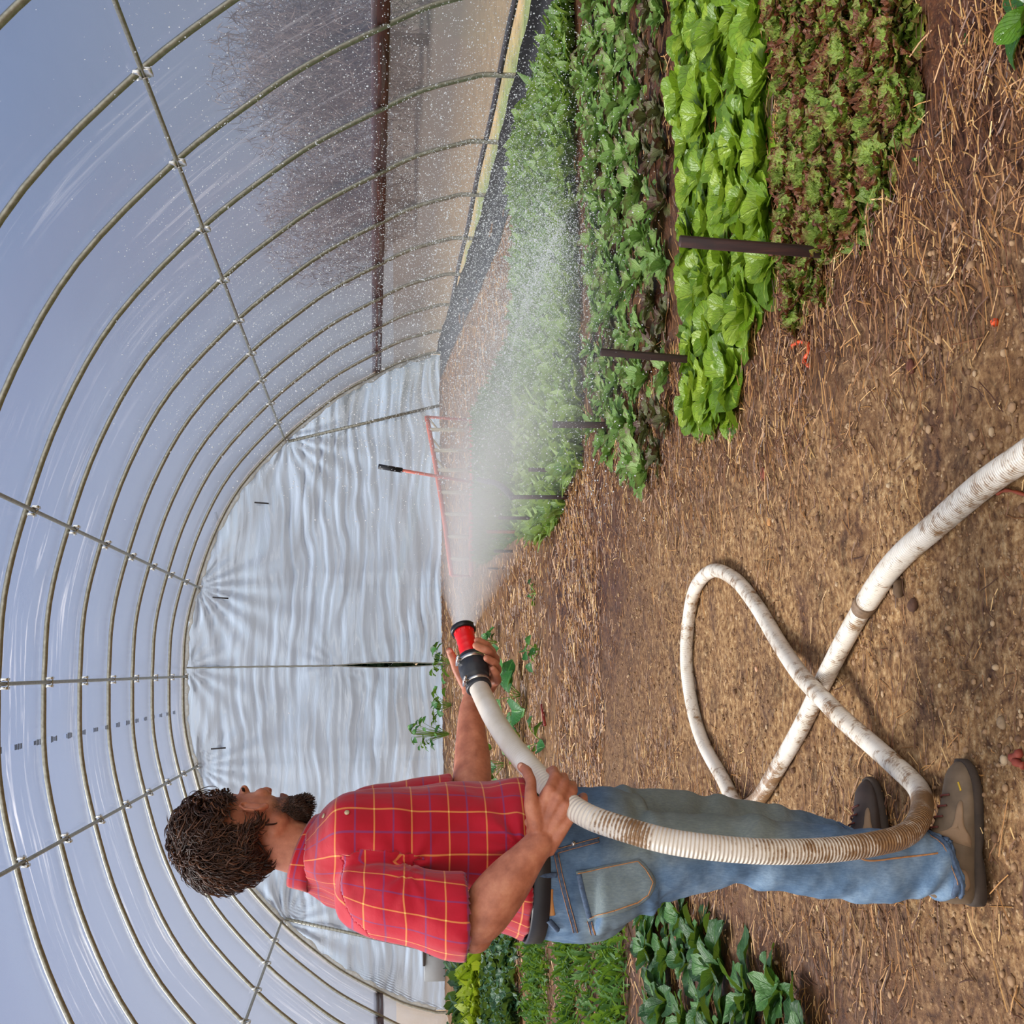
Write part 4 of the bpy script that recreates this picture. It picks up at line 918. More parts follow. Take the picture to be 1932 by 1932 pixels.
r2 = q.math('SUBTRACT', l2, q.math('MULTIPLY', s2_, s2_)); wd = q.math('ADD', q.math('MULTIPLY', s2_, .115), .022)
g_ = q.math('EXPONENT', q.math('MULTIPLY', q.math('DIVIDE', r2, q.math('MULTIPLY', wd, wd)), -1.))
nz_ = q.maprange(q.noise(q.geo(), 1.6, 3, .6), .35, .65, .5, 1.5)
den = q.math('DIVIDE', 2.7, q.math('ADD', q.math('POWER', q.math('MAXIMUM', s2_, .01), 2.15), .11)); end_ = q.maprange(s2_, LM*.6, LM, 1, 0)
den = q.math('MULTIPLY', q.math('MULTIPLY', q.math('MULTIPLY', den, g_), nz_), end_)
v_ = q.n('VolumeScatter', {'Color': (.95, .97, 1.), 'Density': den, 'Anisotropy': .2}); q.t.links.new(v_.outputs[0], q.out.inputs['Volume'])
tag(mb.build('water_mist', q.m), 'pale mist drifting from the nozzle over the salad bed', 'mist', kind='stuff')
# ---------------------------------------------------------------- the man
BE = math.radians(30)
FW = np.array([math.cos(BE), math.sin(BE), 0]); RT = np.array([math.sin(BE), -math.cos(BE), 0]); UP = np.array([0, 0, 1.])
base = at(1800, 1590, 3.15); base[2] = 0
man = thing('person', 'man in a red plaid shirt and blue jeans holding the white hose', 'person', base)
def ering(c, a, b_, n=28, u=RT, v=FW, pw=2.3):
    th = np.linspace(0, 2*math.pi, n, endpoint=False); cs, sn = np.cos(th), np.sin(th)
    return np.asarray(c)+np.outer(np.sign(cs)*np.abs(cs)**(2/pw)*a, u)+np.outer(np.sign(sn)*np.abs(sn)**(2/pw)*b_, v)
def smooth_keys(keys, n):
    K = np.array(keys, float); return resample(catmull(K, 8), n)[0]
def loft_keys(mb, keys, n=26, u=RT, v=FW, pw=2.2, seg=28, extra=0., sc=1.):
    """keys: image x, image y, Y, a, b"""
    C = [np.r_[at(k[0], k[1], k[2]), k[3]*sc+extra, k[4]*sc+extra] for k in keys]
    K = smooth_keys(C, n); mb.rings([ering(k[:3], k[3], k[4], seg, u, v, pw) for k in K][::-1])
def limb(mb, keys, n=22, seg=16):
    """keys: image x, image y, Y, radius -> rounded tube"""
    C = [np.r_[at(k[0], k[1], k[2]), k[3]] for k in keys]; K = smooth_keys(C, n)
    t0 = (K[0]-K[1])[:3]; t0 /= np.linalg.norm(t0); t1 = (K[-1]-K[-2])[:3]; t1 /= np.linalg.norm(t1)
    pre = [np.r_[K[0][:3]+t0*K[0][3]*s_, K[0][3]*math.sqrt(max(.01, 1-s_*s_))] for s_ in (.95, .75, .4)]
    post = [np.r_[K[-1][:3]+t1*K[-1][3]*s_, K[-1][3]*math.sqrt(max(.01, 1-s_*s_))] for s_ in (.4, .75, .95)]
    K = np.array(pre+list(K)+post); mb.tube(K[:, :3], K[:, 3], seg)
def remesh(mb, vox, smooth=0, sub=0, name='m'):
    me = mb.mesh(name); ob = bpy.data.objects.new('tmp', me); COL.objects.link(ob)
    md = ob.modifiers.new('r', 'REMESH'); md.mode = 'VOXEL'; md.voxel_size = vox; md.use_smooth_shade = True
    if smooth: sm = ob.modifiers.new('s', 'SMOOTH'); sm.factor = .5; sm.iterations = smooth
    dg = bpy.context.evaluated_depsgraph_get(); dg.update(); r = bpy.data.meshes.new_from_object(ob.evaluated_get(dg), depsgraph=dg)
    bpy.data.objects.remove(ob); bpy.data.meshes.remove(me)
    n = len(r.vertices); V = np.zeros(n*3, np.float32); r.vertices.foreach_get('co', V); V = V.reshape(-1, 3).astype(float)
    N_ = np.zeros(n*3, np.float32); r.vertices.foreach_get('normal', N_); N_ = N_.reshape(-1, 3).astype(float)
    F = [list(p.vertices) for p in r.polygons]; bpy.data.meshes.remove(r); return V, N_, F
HS = 1.06
HC = at(468, 1570, 3.22)
th_ = math.radians(46); hf = np.array([math.cos(th_), math.sin(th_), 0]); hr = np.array([math.sin(th_), -math.cos(th_), 0])
tl_ = math.radians(6); hf2 = hf*math.cos(tl_)-UP*math.sin(tl_); hu = UP*math.cos(tl_)+hf*math.sin(tl_)
def hp(f, r_, u): return HC+(hf2*f+hr*r_+hu*u)*HS
HROT = np.stack([hf2, hr, hu], 1)
def hball(mb, f, r_, u, rf, rr, ru, nu=20, nv=14): mb.ball(hp(f, r_, u), np.array([rf, rr, ru])*HS, nu, nv, rot=HROT)
# ---- body: one continuous skin surface
B = MB()
hball(B, -.008, 0, .045, .098, .077, .088); hball(B, .022, 0, -.01, .078, .066, .090); hball(B, .045, 0, -.070, .048, .050, .048)     # cranium, face, jaw
hball(B, .082, 0, -.108, .022, .026, .018); hball(B, .072, 0, -.078, .028, .030, .024)                                                    # chin, mouth mound
hball(B, .092, 0, .024, .021, .048, .014)                                                                                               # brow
for s_ in (-1, 1):
    hball(B, .070, s_*.036, -.020, .024, .022, .020); hball(B, .006, s_*.034, -.060, .046, .022, .032)                                  # cheek, jaw angle
    hball(B, .004, s_*.080, -.018, .014, .009, .028); hball(B, .010, s_*.081, -.042, .008, .007, .009); B.tube([hp(.012, s_*.084, -.004), hp(.008, s_*.090, .010), hp(-.006, s_*.096, .012), hp(-.016, s_*.097, -.002), hp(-.014, s_*.094, -.022), hp(-.002, s_*.088, -.038), hp(.008, s_*.084, -.044)], .0042, 8)   # ear
B.tube([hp(.096, 0, .022), hp(.106, 0, 0), hp(.121, 0, -.022), hp(.118, 0, -.031)], np.array([.009, .010, .0125, .011])*HS, 10)          # nose
for s_ in (-1, 1): hball(B, .104, s_*.012, -.030, .009, .008, .008, 10, 8)
B.tube([hp(.097, -.024, -.062), hp(.1035, 0, -.059), hp(.097, .024, -.062)], np.array([.004, .0065, .004])*HS, 8)
B.tube([hp(.095, -.022, -.071), hp(.101, 0, -.073), hp(.095, .022, -.071)], np.array([.004, .0065, .004])*HS, 8)
limb(B, [(505, 1584, 3.22, .062), (560, 1600, 3.22, .062), (610, 1616, 3.22, .068), (650, 1620, 3.22, .09)], 16, 20)                       # neck
loft_keys(B, [(612, 1618, 3.22, .09, .07), (650, 1612, 3.22, .175, .085), (700, 1610, 3.22, .175, .10), (860, 1610, 3.22, .165, .12), (1000, 1622, 3.22, .165, .13), (1120, 1628, 3.22, .165, .13), (1200, 1615, 3.22, .12, .09)], 22)
limb(B, [(1130, 1648, 3.10, .09), (1280, 1612, 3.07, .075), (1420, 1610, 3.05, .058), (1560, 1628, 3.04, .056), (1780, 1636, 3.04, .040)], 20)
limb(B, [(1130, 1570, 3.32, .09), (1280, 1570, 3.37, .07), (1420, 1575, 3.42, .056), (1540, 1595, 3.48, .052), (1655, 1612, 3.54, .040)], 20)
# arms
ELR = (888, 1752, 2.95); WRR = (1016, 1592, 2.93)
limb(B, [(700, 1693, 3.03, .046), (780, 1722, 2.99, .054), (860, 1742, 2.96, .050), (903, 1738, 2.94, .052), (930, 1700, 2.93, .058), (965, 1655, 2.93, .052), (995, 1618, 2.93, .040), (1018, 1590, 2.935, .0335)], 30, 20)
B.ball(at(896, 1765, 2.95), .040, 14, 10)
limb(B, [(700, 1545, 3.40, .046), (800, 1530, 3.43, .052), (880, 1522, 3.44, .050), (890, 1475, 3.48, .052), (891, 1430, 3.53, .049), (889, 1383, 3.58, .041), (890, 1336, 3.63, .034), (899, 1310, 3.64, .031)], 30, 20)
def chain(mb, pts, r_, seg=12):
    P = np.array([at(*p_[:3]) for p_ in pts]); K = np.c_[P, r_]; K = np.array([K[0]]+[k for a, c in zip(K[:-1], K[1:]) for k in ((a+c)/2, c)])
    K = resample(catmull(K, 4), 16)[0]
    t1 = (K[-1]-K[-2])[:3]; t1 /= np.linalg.norm(t1)+1e-9
    K = np.vstack([K]+[np.r_[K[-1][:3]+t1*K[-1][3]*s_, K[-1][3]*math.sqrt(1-s_*s_)] for s_ in (.4, .75, .95)]); mb.tube(K[:, :3], K[:, 3], seg)
# right hand: palm lies on the camera side of the hose, fingers close round its front
def pad(mb, a, c, r0, r1, flat=.55, nrm=(0, 1, 0)):
    """flattened slab of the hand between two points"""
    a = np.asarray(a, float); c = np.asarray(c, float); mb.tube([a, a*.66+c*.34, a*.34+c*.66, c], [r0*.8, r0, r1, r1*.8], 12)
KN = [(1037, 1490, 2.925), (1053, 1505, 2.915), (1067, 1520, 2.915), (1078, 1538, 2.925)]     # knuckles, index to little finger
for i, k in enumerate(KN):
    w0 = (1006+i*8, 1574+i*11, 2.94); chain(B, [w0, ((w0[0]+k[0])/2, (w0[1]+k[1])/2, 2.928), k], [.019, .0165, .0150-.0006*i])
    w1 = (1000+i*9, 1560+i*8, 2.955); chain(B, [w1, (k[0]-3, k[1]+4, 2.945)], [.018, .015])
PIP = [(1047, 1466, 2.955), (1066, 1479, 2.945), (1081, 1493, 2.945), (1100, 1512, 2.955)]
for i, (k, p_) in enumerate(zip(KN, PIP)):
    r_ = .0122-.0007*i; dp = [(1044, 1453, 3.005), (1063, 1465, 3.00), (1080, 1480, 3.00), (1101, 1502, 3.00)][i]; tp = [(1030, 1462, 3.035), (1050, 1475, 3.03), (1067, 1490, 3.025), (1087, 1510, 3.02)][i]
    chain(B, [k, p_, dp, tp], [r_+.0015, r_+.001, r_-.0005, r_-.0015])
chain(B, [(1012, 1560, 2.93), (1003, 1520, 2.92), (1001, 1498, 2.93)], [.020, .018, .0145])
chain(B, [(1001, 1500, 2.93), (1002, 1475, 2.955), (994, 1455, 2.99), (983, 1446, 3.015)], [.0145, .0130, .0125, .0105])
# left hand: under and behind the coupling, fingers coming round from below
for a, c, r0, r1 in (((902, 1312, 3.64), (925, 1262, 3.62), .024, .018), ((893, 1312, 3.65), (905, 1258, 3.66), .024, .020), ((908, 1316, 3.625), (934, 1282, 3.58), .022, .017), ((886, 1308, 3.66), (880, 1262, 3.68), .022, .018)):
    chain(B, [a, ((a[0]+c[0])/2, (a[1]+c[1])/2, (a[2]+c[2])/2), c], [r0, (r0+r1)/2, r1])
for pts, r_ in ((((912, 1256, 3.64), (929, 1232, 3.61), (918, 1217, 3.565), (901, 1208, 3.555)), .0118), (((918, 1264, 3.63), (936, 1246, 3.59), (922, 1229, 3.545), (898, 1218, 3.540)), .0124),
                (((926, 1274, 3.61), (939, 1264, 3.575), (932, 1250, 3.535), (918, 1242, 3.525)), .0118), (((930, 1290, 3.59), (939, 1284, 3.56), (936, 1271, 3.525), (930, 1262, 3.515)), .0106)):
    chain(B, pts, [r_+.0018, r_+.001, r_, r_-.0015])
chain(B, [(878, 1290, 3.665), (862, 1262, 3.665), (855, 1243, 3.66), (848, 1228, 3.655)], [.018, .0145, .0130, .0105])
V, N_, F = remesh(B, .0040, 3, name='body')
# colour masks on the skin: beard shadow
d = (V-HC)@HROT/HS
beard = np.clip((-d[:, 2]-.040)/.02, 0, 1)*np.clip((d[:, 0]-.0)/.03, 0, 1)*(np.abs(d[:, 1]) < .075)*(d[:, 2] > -.14)
lip = np.exp(-(((d[:, 2]+.066)/.008)**2+((d[:, 0]-.10)/.012)**2+(d[:, 1]/.024)**2))
mb = MB(); mb.add(V, F, beard=beard, lip=lip)
q = NM('sunburnt skin'); p = q.obj(); n1 = q.noise(p, 26, 4, .6); n2 = q.noise(p, 240, 3)
c = q.ramp(n1, [(.3, lin(158, 92, 66)), (.55, lin(188, 118, 88)), (.75, lin(206, 140, 106))]); c = q.mix(q.math('MULTIPLY', q.attr('beard'), q.maprange(n2, .3, .6, .5, .95)), c, lin(58, 38, 28)); c = q.mix(q.math('MULTIPLY', q.attr('lip'), .7), c, lin(150, 76, 66))
M_SKIN = q.done(q.bsdf(c, .52, q.bump(q.math('ADD', n2, q.noise(q.scale(p, (1, 1, 1)), 90, 3)), .18, .002), Subsurface_Weight=.12, Subsurface_Scale=.01, Subsurface_Radius=(1., .35, .2)))
body = mb.build('body', M_SKIN, man)
M_EYE = simple('eye white', (.8, .78, .74), .2, 0, .02); M_IRIS = simple('brown iris', lin(60, 40, 26), .2)
for s_ in (-1, 1):
    mb = MB(); hball(mb, .069, s_*.030, .002, .0115, .0115, .0115, 14, 10); e_ = mb.build('eye', M_EYE, man); mb = MB(); hball(mb, .0790, s_*.029, .002, .0022, .0050, .0050, 12, 8); mb.build('iris', M_IRIS, e_)
M_NAIL = simple('finger nail', lin(214, 160, 136), .3, 0, .03)
mb = MB(); mb.ball(at(983, 1446, 3.003), (.008, .004, .006), 10, 8); mb.build('thumb_nail', M_NAIL, man)
mb = MB(); mb.ball(at(848, 1229, 3.645), (.006, .004, .008), 10, 8); mb.build('thumb_nail', M_NAIL, man)

# ---- clothes
def cloth_mat(name, kind):
    q = NM(name); uv = q.uv(); s_ = q.n('SeparateXYZ', {0: uv}); u, v = s_.outputs[0], s_.outputs[1]; p = q.obj()
    if kind == 'plaid':
        n_ = q.noise(p, 6, 3); c = q.mix(q.maprange(n_, .3, .7), lin(166, 8, 28), lin(190, 18, 44))
        pr = .088
        def line(x_, off, w_):
            f_ = q.math('FRACT', q.math('ADD', q.math('DIVIDE', x_, pr), off)); dd = q.math('ABSOLUTE', q.math('SUBTRACT', f_, .5)); return q.maprange(dd, w_*.5, w_, 1, 0)
        b1 = q.math('MAXIMUM', line(u, .5, .030), line(v, .5, .030)); y1 = q.math('MAXIMUM', line(u, 0., .026), line(v, 0., .026)); y2 = q.math('MULTIPLY', line(u, 0., .026), line(v, 0., .026))
        c = q.mix(q.math('MULTIPLY', b1, .55), c, lin(96, 62, 120)); c = q.mix(q.math('MULTIPLY', y1, .82), c, lin(226, 140, 74)); c = q.mix(y2, c, lin(246, 206, 110))
        wv = q.math('ADD', q.math('SINE', q.math('MULTIPLY', u, 5200)), q.math('SINE', q.math('MULTIPLY', v, 5200)))
        nm = q.bump(q.math('ADD', q.math('MULTIPLY', q.noise(p, 22, 4), 1.), q.math('MULTIPLY', wv, .01)), .35, .006)
        return q.done(q.bsdf(c, .75, nm, Sheen_Weight=.25, Specular_IOR_Level=.25))
    n1 = q.noise(p, 5, 4, .6); n2 = q.noise(q.scale(p, (1, 1, .25)), 260, 3, .7); n3 = q.noise(p, 17, 4, .6)
    c = q.ramp(q.math('ADD', q.math('MULTIPLY', n1, .55), q.math('MULTIPLY', n3, .45)), [(.3, lin(58, 80, 106)), (.5, lin(98, 124, 150)), (.7, lin(142, 164, 182))])
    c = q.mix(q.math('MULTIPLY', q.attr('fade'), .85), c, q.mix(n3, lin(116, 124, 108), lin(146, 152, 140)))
    c = q.mix(q.math('MULTIPLY', q.maprange(n2, .35, .65), .28), c, lin(40, 58, 90))
    return q.done(q.bsdf(c, .85, q.bump(q.math('ADD', q.math('MULTIPLY', n3, 1.), q.math('MULTIPLY', n2, .15)), .4, .006), Specular_IOR_Level=.2))
M_PLAID = cloth_mat('red plaid cotton', 'plaid'); M_DENIM = cloth_mat('worn blue denim', 'denim')
# shirt
TOR = [(572, 1624, 3.22, .072, .066), (590, 1621, 3.22, .115, .080), (612, 1617, 3.22, .180, .094), (645, 1611, 3.22, .222, .110), (700, 1612, 3.22, .226, .128), (780, 1611, 3.22, .212, .142), (860, 1609, 3.22, .208, .154), (940, 1612, 3.22, .212, .168), (988, 1620, 3.22, .221, .188)]
S = MB(); loft_keys(S, TOR, 34, seg=40)
SLR = [(640, 1676, 3.09, .035), (648, 1681, 3.075, .058), (664, 1688, 3.055, .073), (692, 1697, 3.03, .083), (740, 1708, 3.00, .088), (800, 1719, 2.97, .090), (850, 1727, 2.955, .095), (880, 1730, 2.95, .0985)]
SLL = [(640, 1560, 3.36, .035), (648, 1556, 3.37, .058), (664, 1552, 3.375, .071), (700, 1545, 3.40, .080), (770, 1538, 3.42, .084), (852, 1524, 3.44, .086)]
def sleeve(keys):
    K = smooth_keys([np.r_[at(*k[:3]), k[3]] for k in keys], 18); mb_ = []
    for i, k in enumerate(K): mb_.append(ering(k[:3], k[3]*.93, k[3], 30, np.array([.2, -.98, 0]), np.array([.98, .2, .0]), 2.05))
    S.rings(mb_[::-1]); return K
KR = sleeve(SLR); KL = sleeve(SLL)
V, N_, F = remesh(S, .0065, 4, name='shirt')
def axis_dist(V, K):
    D = np.linalg.norm(V[:, None, :]-K[None, :, :3], axis=2); i = D.argmin(1); return D[np.arange(len(V)), i], i
dR, iR = axis_dist(V, KR); dL, iL = axis_dist(V, KL)
CT = smooth_keys([np.r_[at(*k[:3]), k[3], k[4]] for k in TOR], 60); loc = V-np.stack([np.interp(-V[:, 2], -CT[:, 2], CT[:, k]) for k in (0, 1)]+[V[:, 2]], 1); lt, ft = loc@RT, loc@FW
# folds
zv = V[:, 2]; fold = .0075*fbm(V, 2.4, 3, 50)+.0050*fbm(V*[1, 1, .45], 5.5, 3, 51)
AP = at(770, 1640, 3.02); fan = V-AP; r_f = np.linalg.norm(fan, axis=1); an = np.arctan2(fan[:, 2], fan[:, 0]); fold += .0050*np.exp(-r_f/.12)*np.sin(an*9)
EB = at(985, 1600, 3.0); fan = V-EB; r_f = np.linalg.norm(fan, axis=1); an = np.arctan2(fan[:, 2], fan[:, 0]); fold += .010*np.exp(-r_f/.14)*np.sin(an*8+1)
SHo = at(640, 1640, 3.1); fan = V-SHo; r_f = np.linalg.norm(fan, axis=1); fold += .004*np.exp(-((r_f-.10)/.03)**2)*np.sin(zv*60)
fold += .006*np.clip((at(900, 1600, 3.2)[2]-zv)/.15, 0, 1)*np.sin(np.arctan2(ft, lt)*9+zv*8)
V2 = V+N_*fold[:, None]
# open the hems: drop the caps
zh = at(988, 1620, 3.22)[2]; zs_ = at(880, 1730, 2.95)[2]; zsl = at(852, 1524, 3.44)[2]
Rt_, Ff_ = np.arctan2(ft, lt), None
isR = (dR < .125) & (iR > 1) & ((lt > .150) | (iR > 6)) & (dR-KR[iR][:, 3] < .03) & ((np.abs(lt) > .175) | (dR < .103)) & (lt > .13)
isL = (dL < .12) & (iL > 1) & (lt < -.15)
LR = np.r_[0, np.cumsum(np.linalg.norm(np.diff(KR[:, :3], axis=0), axis=1))]
uvT = np.stack([np.arctan2(ft, lt)*.185+.03, zv*1.02+.02*np.abs(lt)], 1)
def uvs(K, i):
    dd = V-np.stack([np.interp(-V[:, 2], -K[:, 2], K[:, k]) for k in (0, 1)]+[V[:, 2]], 1); return np.stack([np.arctan2(dd@np.array([.2, -.98, 0]), dd@np.array([.98, .2, 0]))*.098+.05, zv+.012], 1)
UV = np.where(isR[:, None], uvs(KR, iR), np.where(isL[:, None], uvs(KL, iL), uvT))
zt_ = at(572, 1624, 3.22)[2]
keepF = []
for f_ in F:
    c = V[f_].mean(0); n_ = N_[f_].mean(0)
    if n_[2] < -.75 and (c[2] < zh+.012): continue
    if n_[2] < -.75 and abs(c[2]-zs_) < .014 and isR[f_].mean() > .3: continue
    if n_[2] < -.75 and abs(c[2]-zsl) < .014 and isL[f_].mean() > .3: continue
    if n_[2] > .6 and c[2] > zt_-.012: continue
    keepF.append(f_)
# split faces by sleeve and torso so that the pattern breaks at the seam
grp = [int(isR[f_].sum() > 2)*1+int(isL[f_].sum() > 2)*2 for f_ in keepF]
mb = MB()
for g_, sel in ((0, uvT), (1, uvs(KR, iR)), (2, uvs(KL, iL))):
    fs = [f_ for f_, gg in zip(keepF, grp) if gg == g_]
    if not fs: continue
    used = sorted({i for f_ in fs for i in f_}); mp = {o_: j for j, o_ in enumerate(used)}; uvx = sel[used].copy()
    mb.add(V2[used], [[mp[i] for i in f_] for f_ in fs], uvx)
# wrap fix: faces across the +-pi seam keep a continuous u
me = mb.mesh('shirt'); uvl = me.uv_layers[0].data
for p_ in me.polygons:
    us = [uvl[l].uv[0] for l in p_.loop_indices]
    if max(us)-min(us) > .3:
        per = 2*math.pi*(.185 if max(us)-min(us) > .9 else .098)
        for l in p_.loop_indices:
            if uvl[l].uv[0] < (max(us)+min(us))/2: uvl[l].uv[0] += per
shirt = link('shirt', me, M_PLAID, man); sd_ = shirt.modifiers.new('thickness', 'SOLIDIFY'); sd_.thickness = .0022; sd_.offset = -1
bvh_shirt = BVHTree.FromPolygons([tuple(v) for v in V2], keepF)
# collar
def wrap_strip(cen, keys, n=40):
    pass
CC = at(588, 1606, 3.22)
mb = MB(); th = np.linspace(0, 2*math.pi, 61); G = []
for h_, rr_, dr in ((-.022, .088, .014), (.004, .081, .008), (.022, .078, .004), (.027, .079, 0), (.020, .085, .004), (-.002, .094, .010), (-.020, .104, .016)):
    row = []
    for t_a in th[3:-3]:
        dirv = FW*math.cos(t_a)+RT*math.sin(t_a); tilt = -.030*math.cos(t_a)-.0*math.sin(t_a)      # lower in front
        row.append(CC+dirv*(.080+(rr_+dr*.2-.080)*(.55+.45*max(0, math.cos(t_a))))*np.array([1, 1, 1])*(1.04-.10*abs(math.sin(t_a)))+UP*(h_+tilt-(.022*max(0, math.cos(t_a))**6 if h_ < 0 and rr_ > .09 else 0)))
    G.append(row)
G = np.array(G); uvc = np.stack(np.meshgrid(np.linspace(0, .12, 7), np.linspace(.02, .58, G.shape[1]), indexing='ij'), -1).reshape(-1, 2)
mb.grid(G, uvc); col_ = mb.build('collar', M_PLAID, man); sd_ = col_.modifiers.new('thickness', 'SOLIDIFY'); sd_.thickness = .003
# buttons and placket
def hit(px_, py_, bvh, off=.002, Y0_=.3):
    o_ = Vector((0, 0, EYE)); d_ = Vector(ray(px_, py_)).normalized(); h_ = bvh.ray_cast(o_, d_, 12)
    if h_[0] is None: return None
    n_ = h_[1]
    if n_.dot(d_) > 0: n_ = -n_
    return np.array(h_[0])+np.array(n_)*off, np.array(n_)
M_BUT = simple('shirt button', lin(196, 176, 140), .35)
for px_, py_ in ((655, 1534), (612, 1540)):
    h_ = hit(px_, py_, bvh_shirt)
    if h_:
        c, n_ = h_; mb = MB(); mb.tube([c, c+n_*.002], .0058, 14); mb.build('button', M_BUT, shirt)
# jeans
J = MB()
loft_keys(J, [(994, 1627, 3.22, .203, .168), (1060, 1631, 3.22, .208, .176), (1110, 1630, 3.22, .208, .178), (1160, 1622, 3.22, .200, .165), (1205, 1608, 3.22, .16, .12)], 20, seg=40)
J1 = [(1120, 1662, 3.11, .122), (1180, 1642, 3.09, .118), (1250, 1617, 3.07, .104), (1320, 1609, 3.06, .090), (1384, 1604, 3.05, .0835), (1430, 1609, 3.045, .0850), (1500, 1619, 3.04, .0870), (1580, 1629, 3.035, .0865), (1660, 1633, 3.015, .0870), (1700, 1626, 3.01, .0790), (1735, 1628, 3.00, .083), (1784, 1632, 2.995, .0850)]
J2 = [(1120, 1572, 3.32, .120), (1190, 1567, 3.34, .112), (1300, 1566, 3.38, .098), (1397, 1571, 3.42, .088), (1480, 1582, 3.46, .086), (1560, 1600, 3.50, .085), (1612, 1612, 3.53, .085)]
HEMS = []
for JJ in (J1, J2):
    K = smooth_keys([np.r_[at(*k[:3]), k[3]] for k in JJ], 34)
    rg = []
    for i, k in enumerate(K):
        slant = .10 if i > 30 else .10*max(0, (i-24)/8.)
        e_ = ering(k[:3], k[3]*.93, k[3], 28, np.array([.2, -.98, 0]), np.array([.98, .2, .0]), 2.05); e_[:, 2] += (e_-k[:3])@np.array([1, .2, 0])*slant*3.2; rg.append(e_)
    J.rings(rg[::-1]); HEMS.append(rg[-1])
V, N_, F = remesh(J, .0065, 3, name='jeans')
z_ = lambda x_, Y=3.1: at(x_, 1600, Y)[2]
fold = .0035*fbm(V, 2.2, 3, 60)+.0028*fbm(V*[1, 1, 2.2], 5, 3, 61)
def band(xc, w_, am, fr_, ph_=0, tw=0.):
    global fold
    zc = z_(xc); fold += am*np.exp(-((V[:, 2]-zc)/w_)**2)*np.sin((V[:, 2]+tw*(V[:, 0]+.5))*fr_+ph_)
band(1720, .05, .008, 95, 1.2, .5); band(1560, .07, .004, 60, .4, .9); band(1400, .08, .006, 50, 2., .8); band(1215, .03, .007, 80, .5, -.3)
bk = V-at(1225, 1690, 3.1); fold += .007*np.exp(-np.linalg.norm(bk, axis=1)/.08)*np.sin(np.arctan2(bk[:, 2], bk[:, 0])*7)
V2 = V+N_*fold[:, None]
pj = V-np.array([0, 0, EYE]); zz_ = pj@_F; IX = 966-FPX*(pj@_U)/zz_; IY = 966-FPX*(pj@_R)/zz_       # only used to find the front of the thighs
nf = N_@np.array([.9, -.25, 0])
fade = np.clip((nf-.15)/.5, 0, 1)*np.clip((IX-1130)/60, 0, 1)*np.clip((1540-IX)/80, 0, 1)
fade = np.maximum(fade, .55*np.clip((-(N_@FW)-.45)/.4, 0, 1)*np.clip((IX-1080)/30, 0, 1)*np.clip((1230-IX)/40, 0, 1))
zlo1 = V[:, 2]
def hemcap(f_):
    c = V[f_].mean(0); n_ = N_[f_].mean(0); return n_[2] < -.55 and (c[2] < z_(1745, 3.03)) and False
keepF = []
zw = at(994, 1627, 3.22)[2]
for f_ in F:
    c = V[f_].mean(0); n_ = N_[f_].mean(0)
    if n_[2] > .75 and c[2] > zw-.012: continue
    keepF.append(f_)
mb = MB(); mb.add(V2, keepF, fade=fade); jeans = mb.build('jeans', M_DENIM, man)
bvh_j = BVHTree.FromPolygons([tuple(v) for v in V2], keepF)
# belt
M_BELT = simple('black leather belt', lin(24, 22, 24), .45, 0, .2, 30, .2)
def belt_ring(z0, z1, a, b_, cpx, n=64):
    c0 = at(*cpx); mb = MB(); th = np.linspace(0, 2*math.pi, n, endpoint=False); R_ = []
    for z2, g_ in ((z0, 0), (z0+.004, .003), (z1-.004, .003), (z1, 0)):
        e_ = ering(c0, a+g_, b_+g_, n, pw=2.2); e_[:, 2] = z2+.002*((e_-c0)@FW)/.17; R_.append(e_)
    for z2 in (z1, z0):
        e_ = ering(c0, a-.004, b_-.004, n, pw=2.2); e_[:, 2] = z2+.002*((e_-c0)@FW)/.17; R_.append(e_)
    mb.rings(R_+[R_[0]], cap=False); return mb
belt_ring(z_(1034, 3.05), z_(1000, 3.05), .2095, .1765, (1028, 1629, 3.22)).build('belt', M_BELT, man)
# surface details placed on the denim
def strip_on(pts, w_, bvh, th_k=.0022, n=6):
    P = catmull([(a, c, 0) for a, c in pts], n)[:, :2]; Q = []; Nn = []
    for a, c in P:
        h_ = hit(a, c, bvh, .0008)
        if h_: Q.append(h_[0]); Nn.append(h_[1])
    if len(Q) < 3: return None
    Q = np.array(Q); Nn = np.array(Nn); ok = np.r_[True, np.linalg.norm(np.diff(Q, axis=0), axis=1) < .05]; Q, Nn = Q[ok], Nn[ok]
    T = np.gradient(Q, axis=0); T /= np.linalg.norm(T, axis=1)[:, None]+1e-9; S_ = np.cross(Nn, T); S_ /= np.linalg.norm(S_, axis=1)[:, None]+1e-9
    mb = MB(); R_ = [np.array([q_-s2*w_/2-n_*.002, q_-s2*w_/2*.9+n_*th_k*.7, q_+n_*th_k, q_+s2*w_/2*.9+n_*th_k*.7, q_+s2*w_/2-n_*.002]) for q_, s2, n_ in zip(Q, S_, Nn)]
    mb.rings(R_); return mb
M_SEAM = simple('denim seam', lin(70, 88, 112), .8, 0, .35, 120, .4); M_THREAD = simple('orange thread', lin(176, 124, 78), .7, 0, .2, 90)
for pts in ([(1049, 1611), (1061, 1667), (1086, 1758)], [(1112, 1738), (1116, 1750), (1120, 1762)], [(1052, 1606), (1080, 1598), (1130, 1585)], [(1180, 1578), (1300, 1584), (1450, 1590)]):
    s2 = strip_on(pts, .014, bvh_j)
    if s2:
        o_ = s2.build('denim_seam', M_SEAM, jeans)
        for dd in (-4, 4):
            s3 = strip_on([(a+dd*(0 if abs(pts[0][0]-pts[-1][0]) > 60 else 1), c+dd*(1 if abs(pts[0][0]-pts[-1][0]) > 60 else 0)) for a, c in pts], .0016, bvh_j, .0034)
            if s3: s3.build('stitching', M_THREAD, jeans)
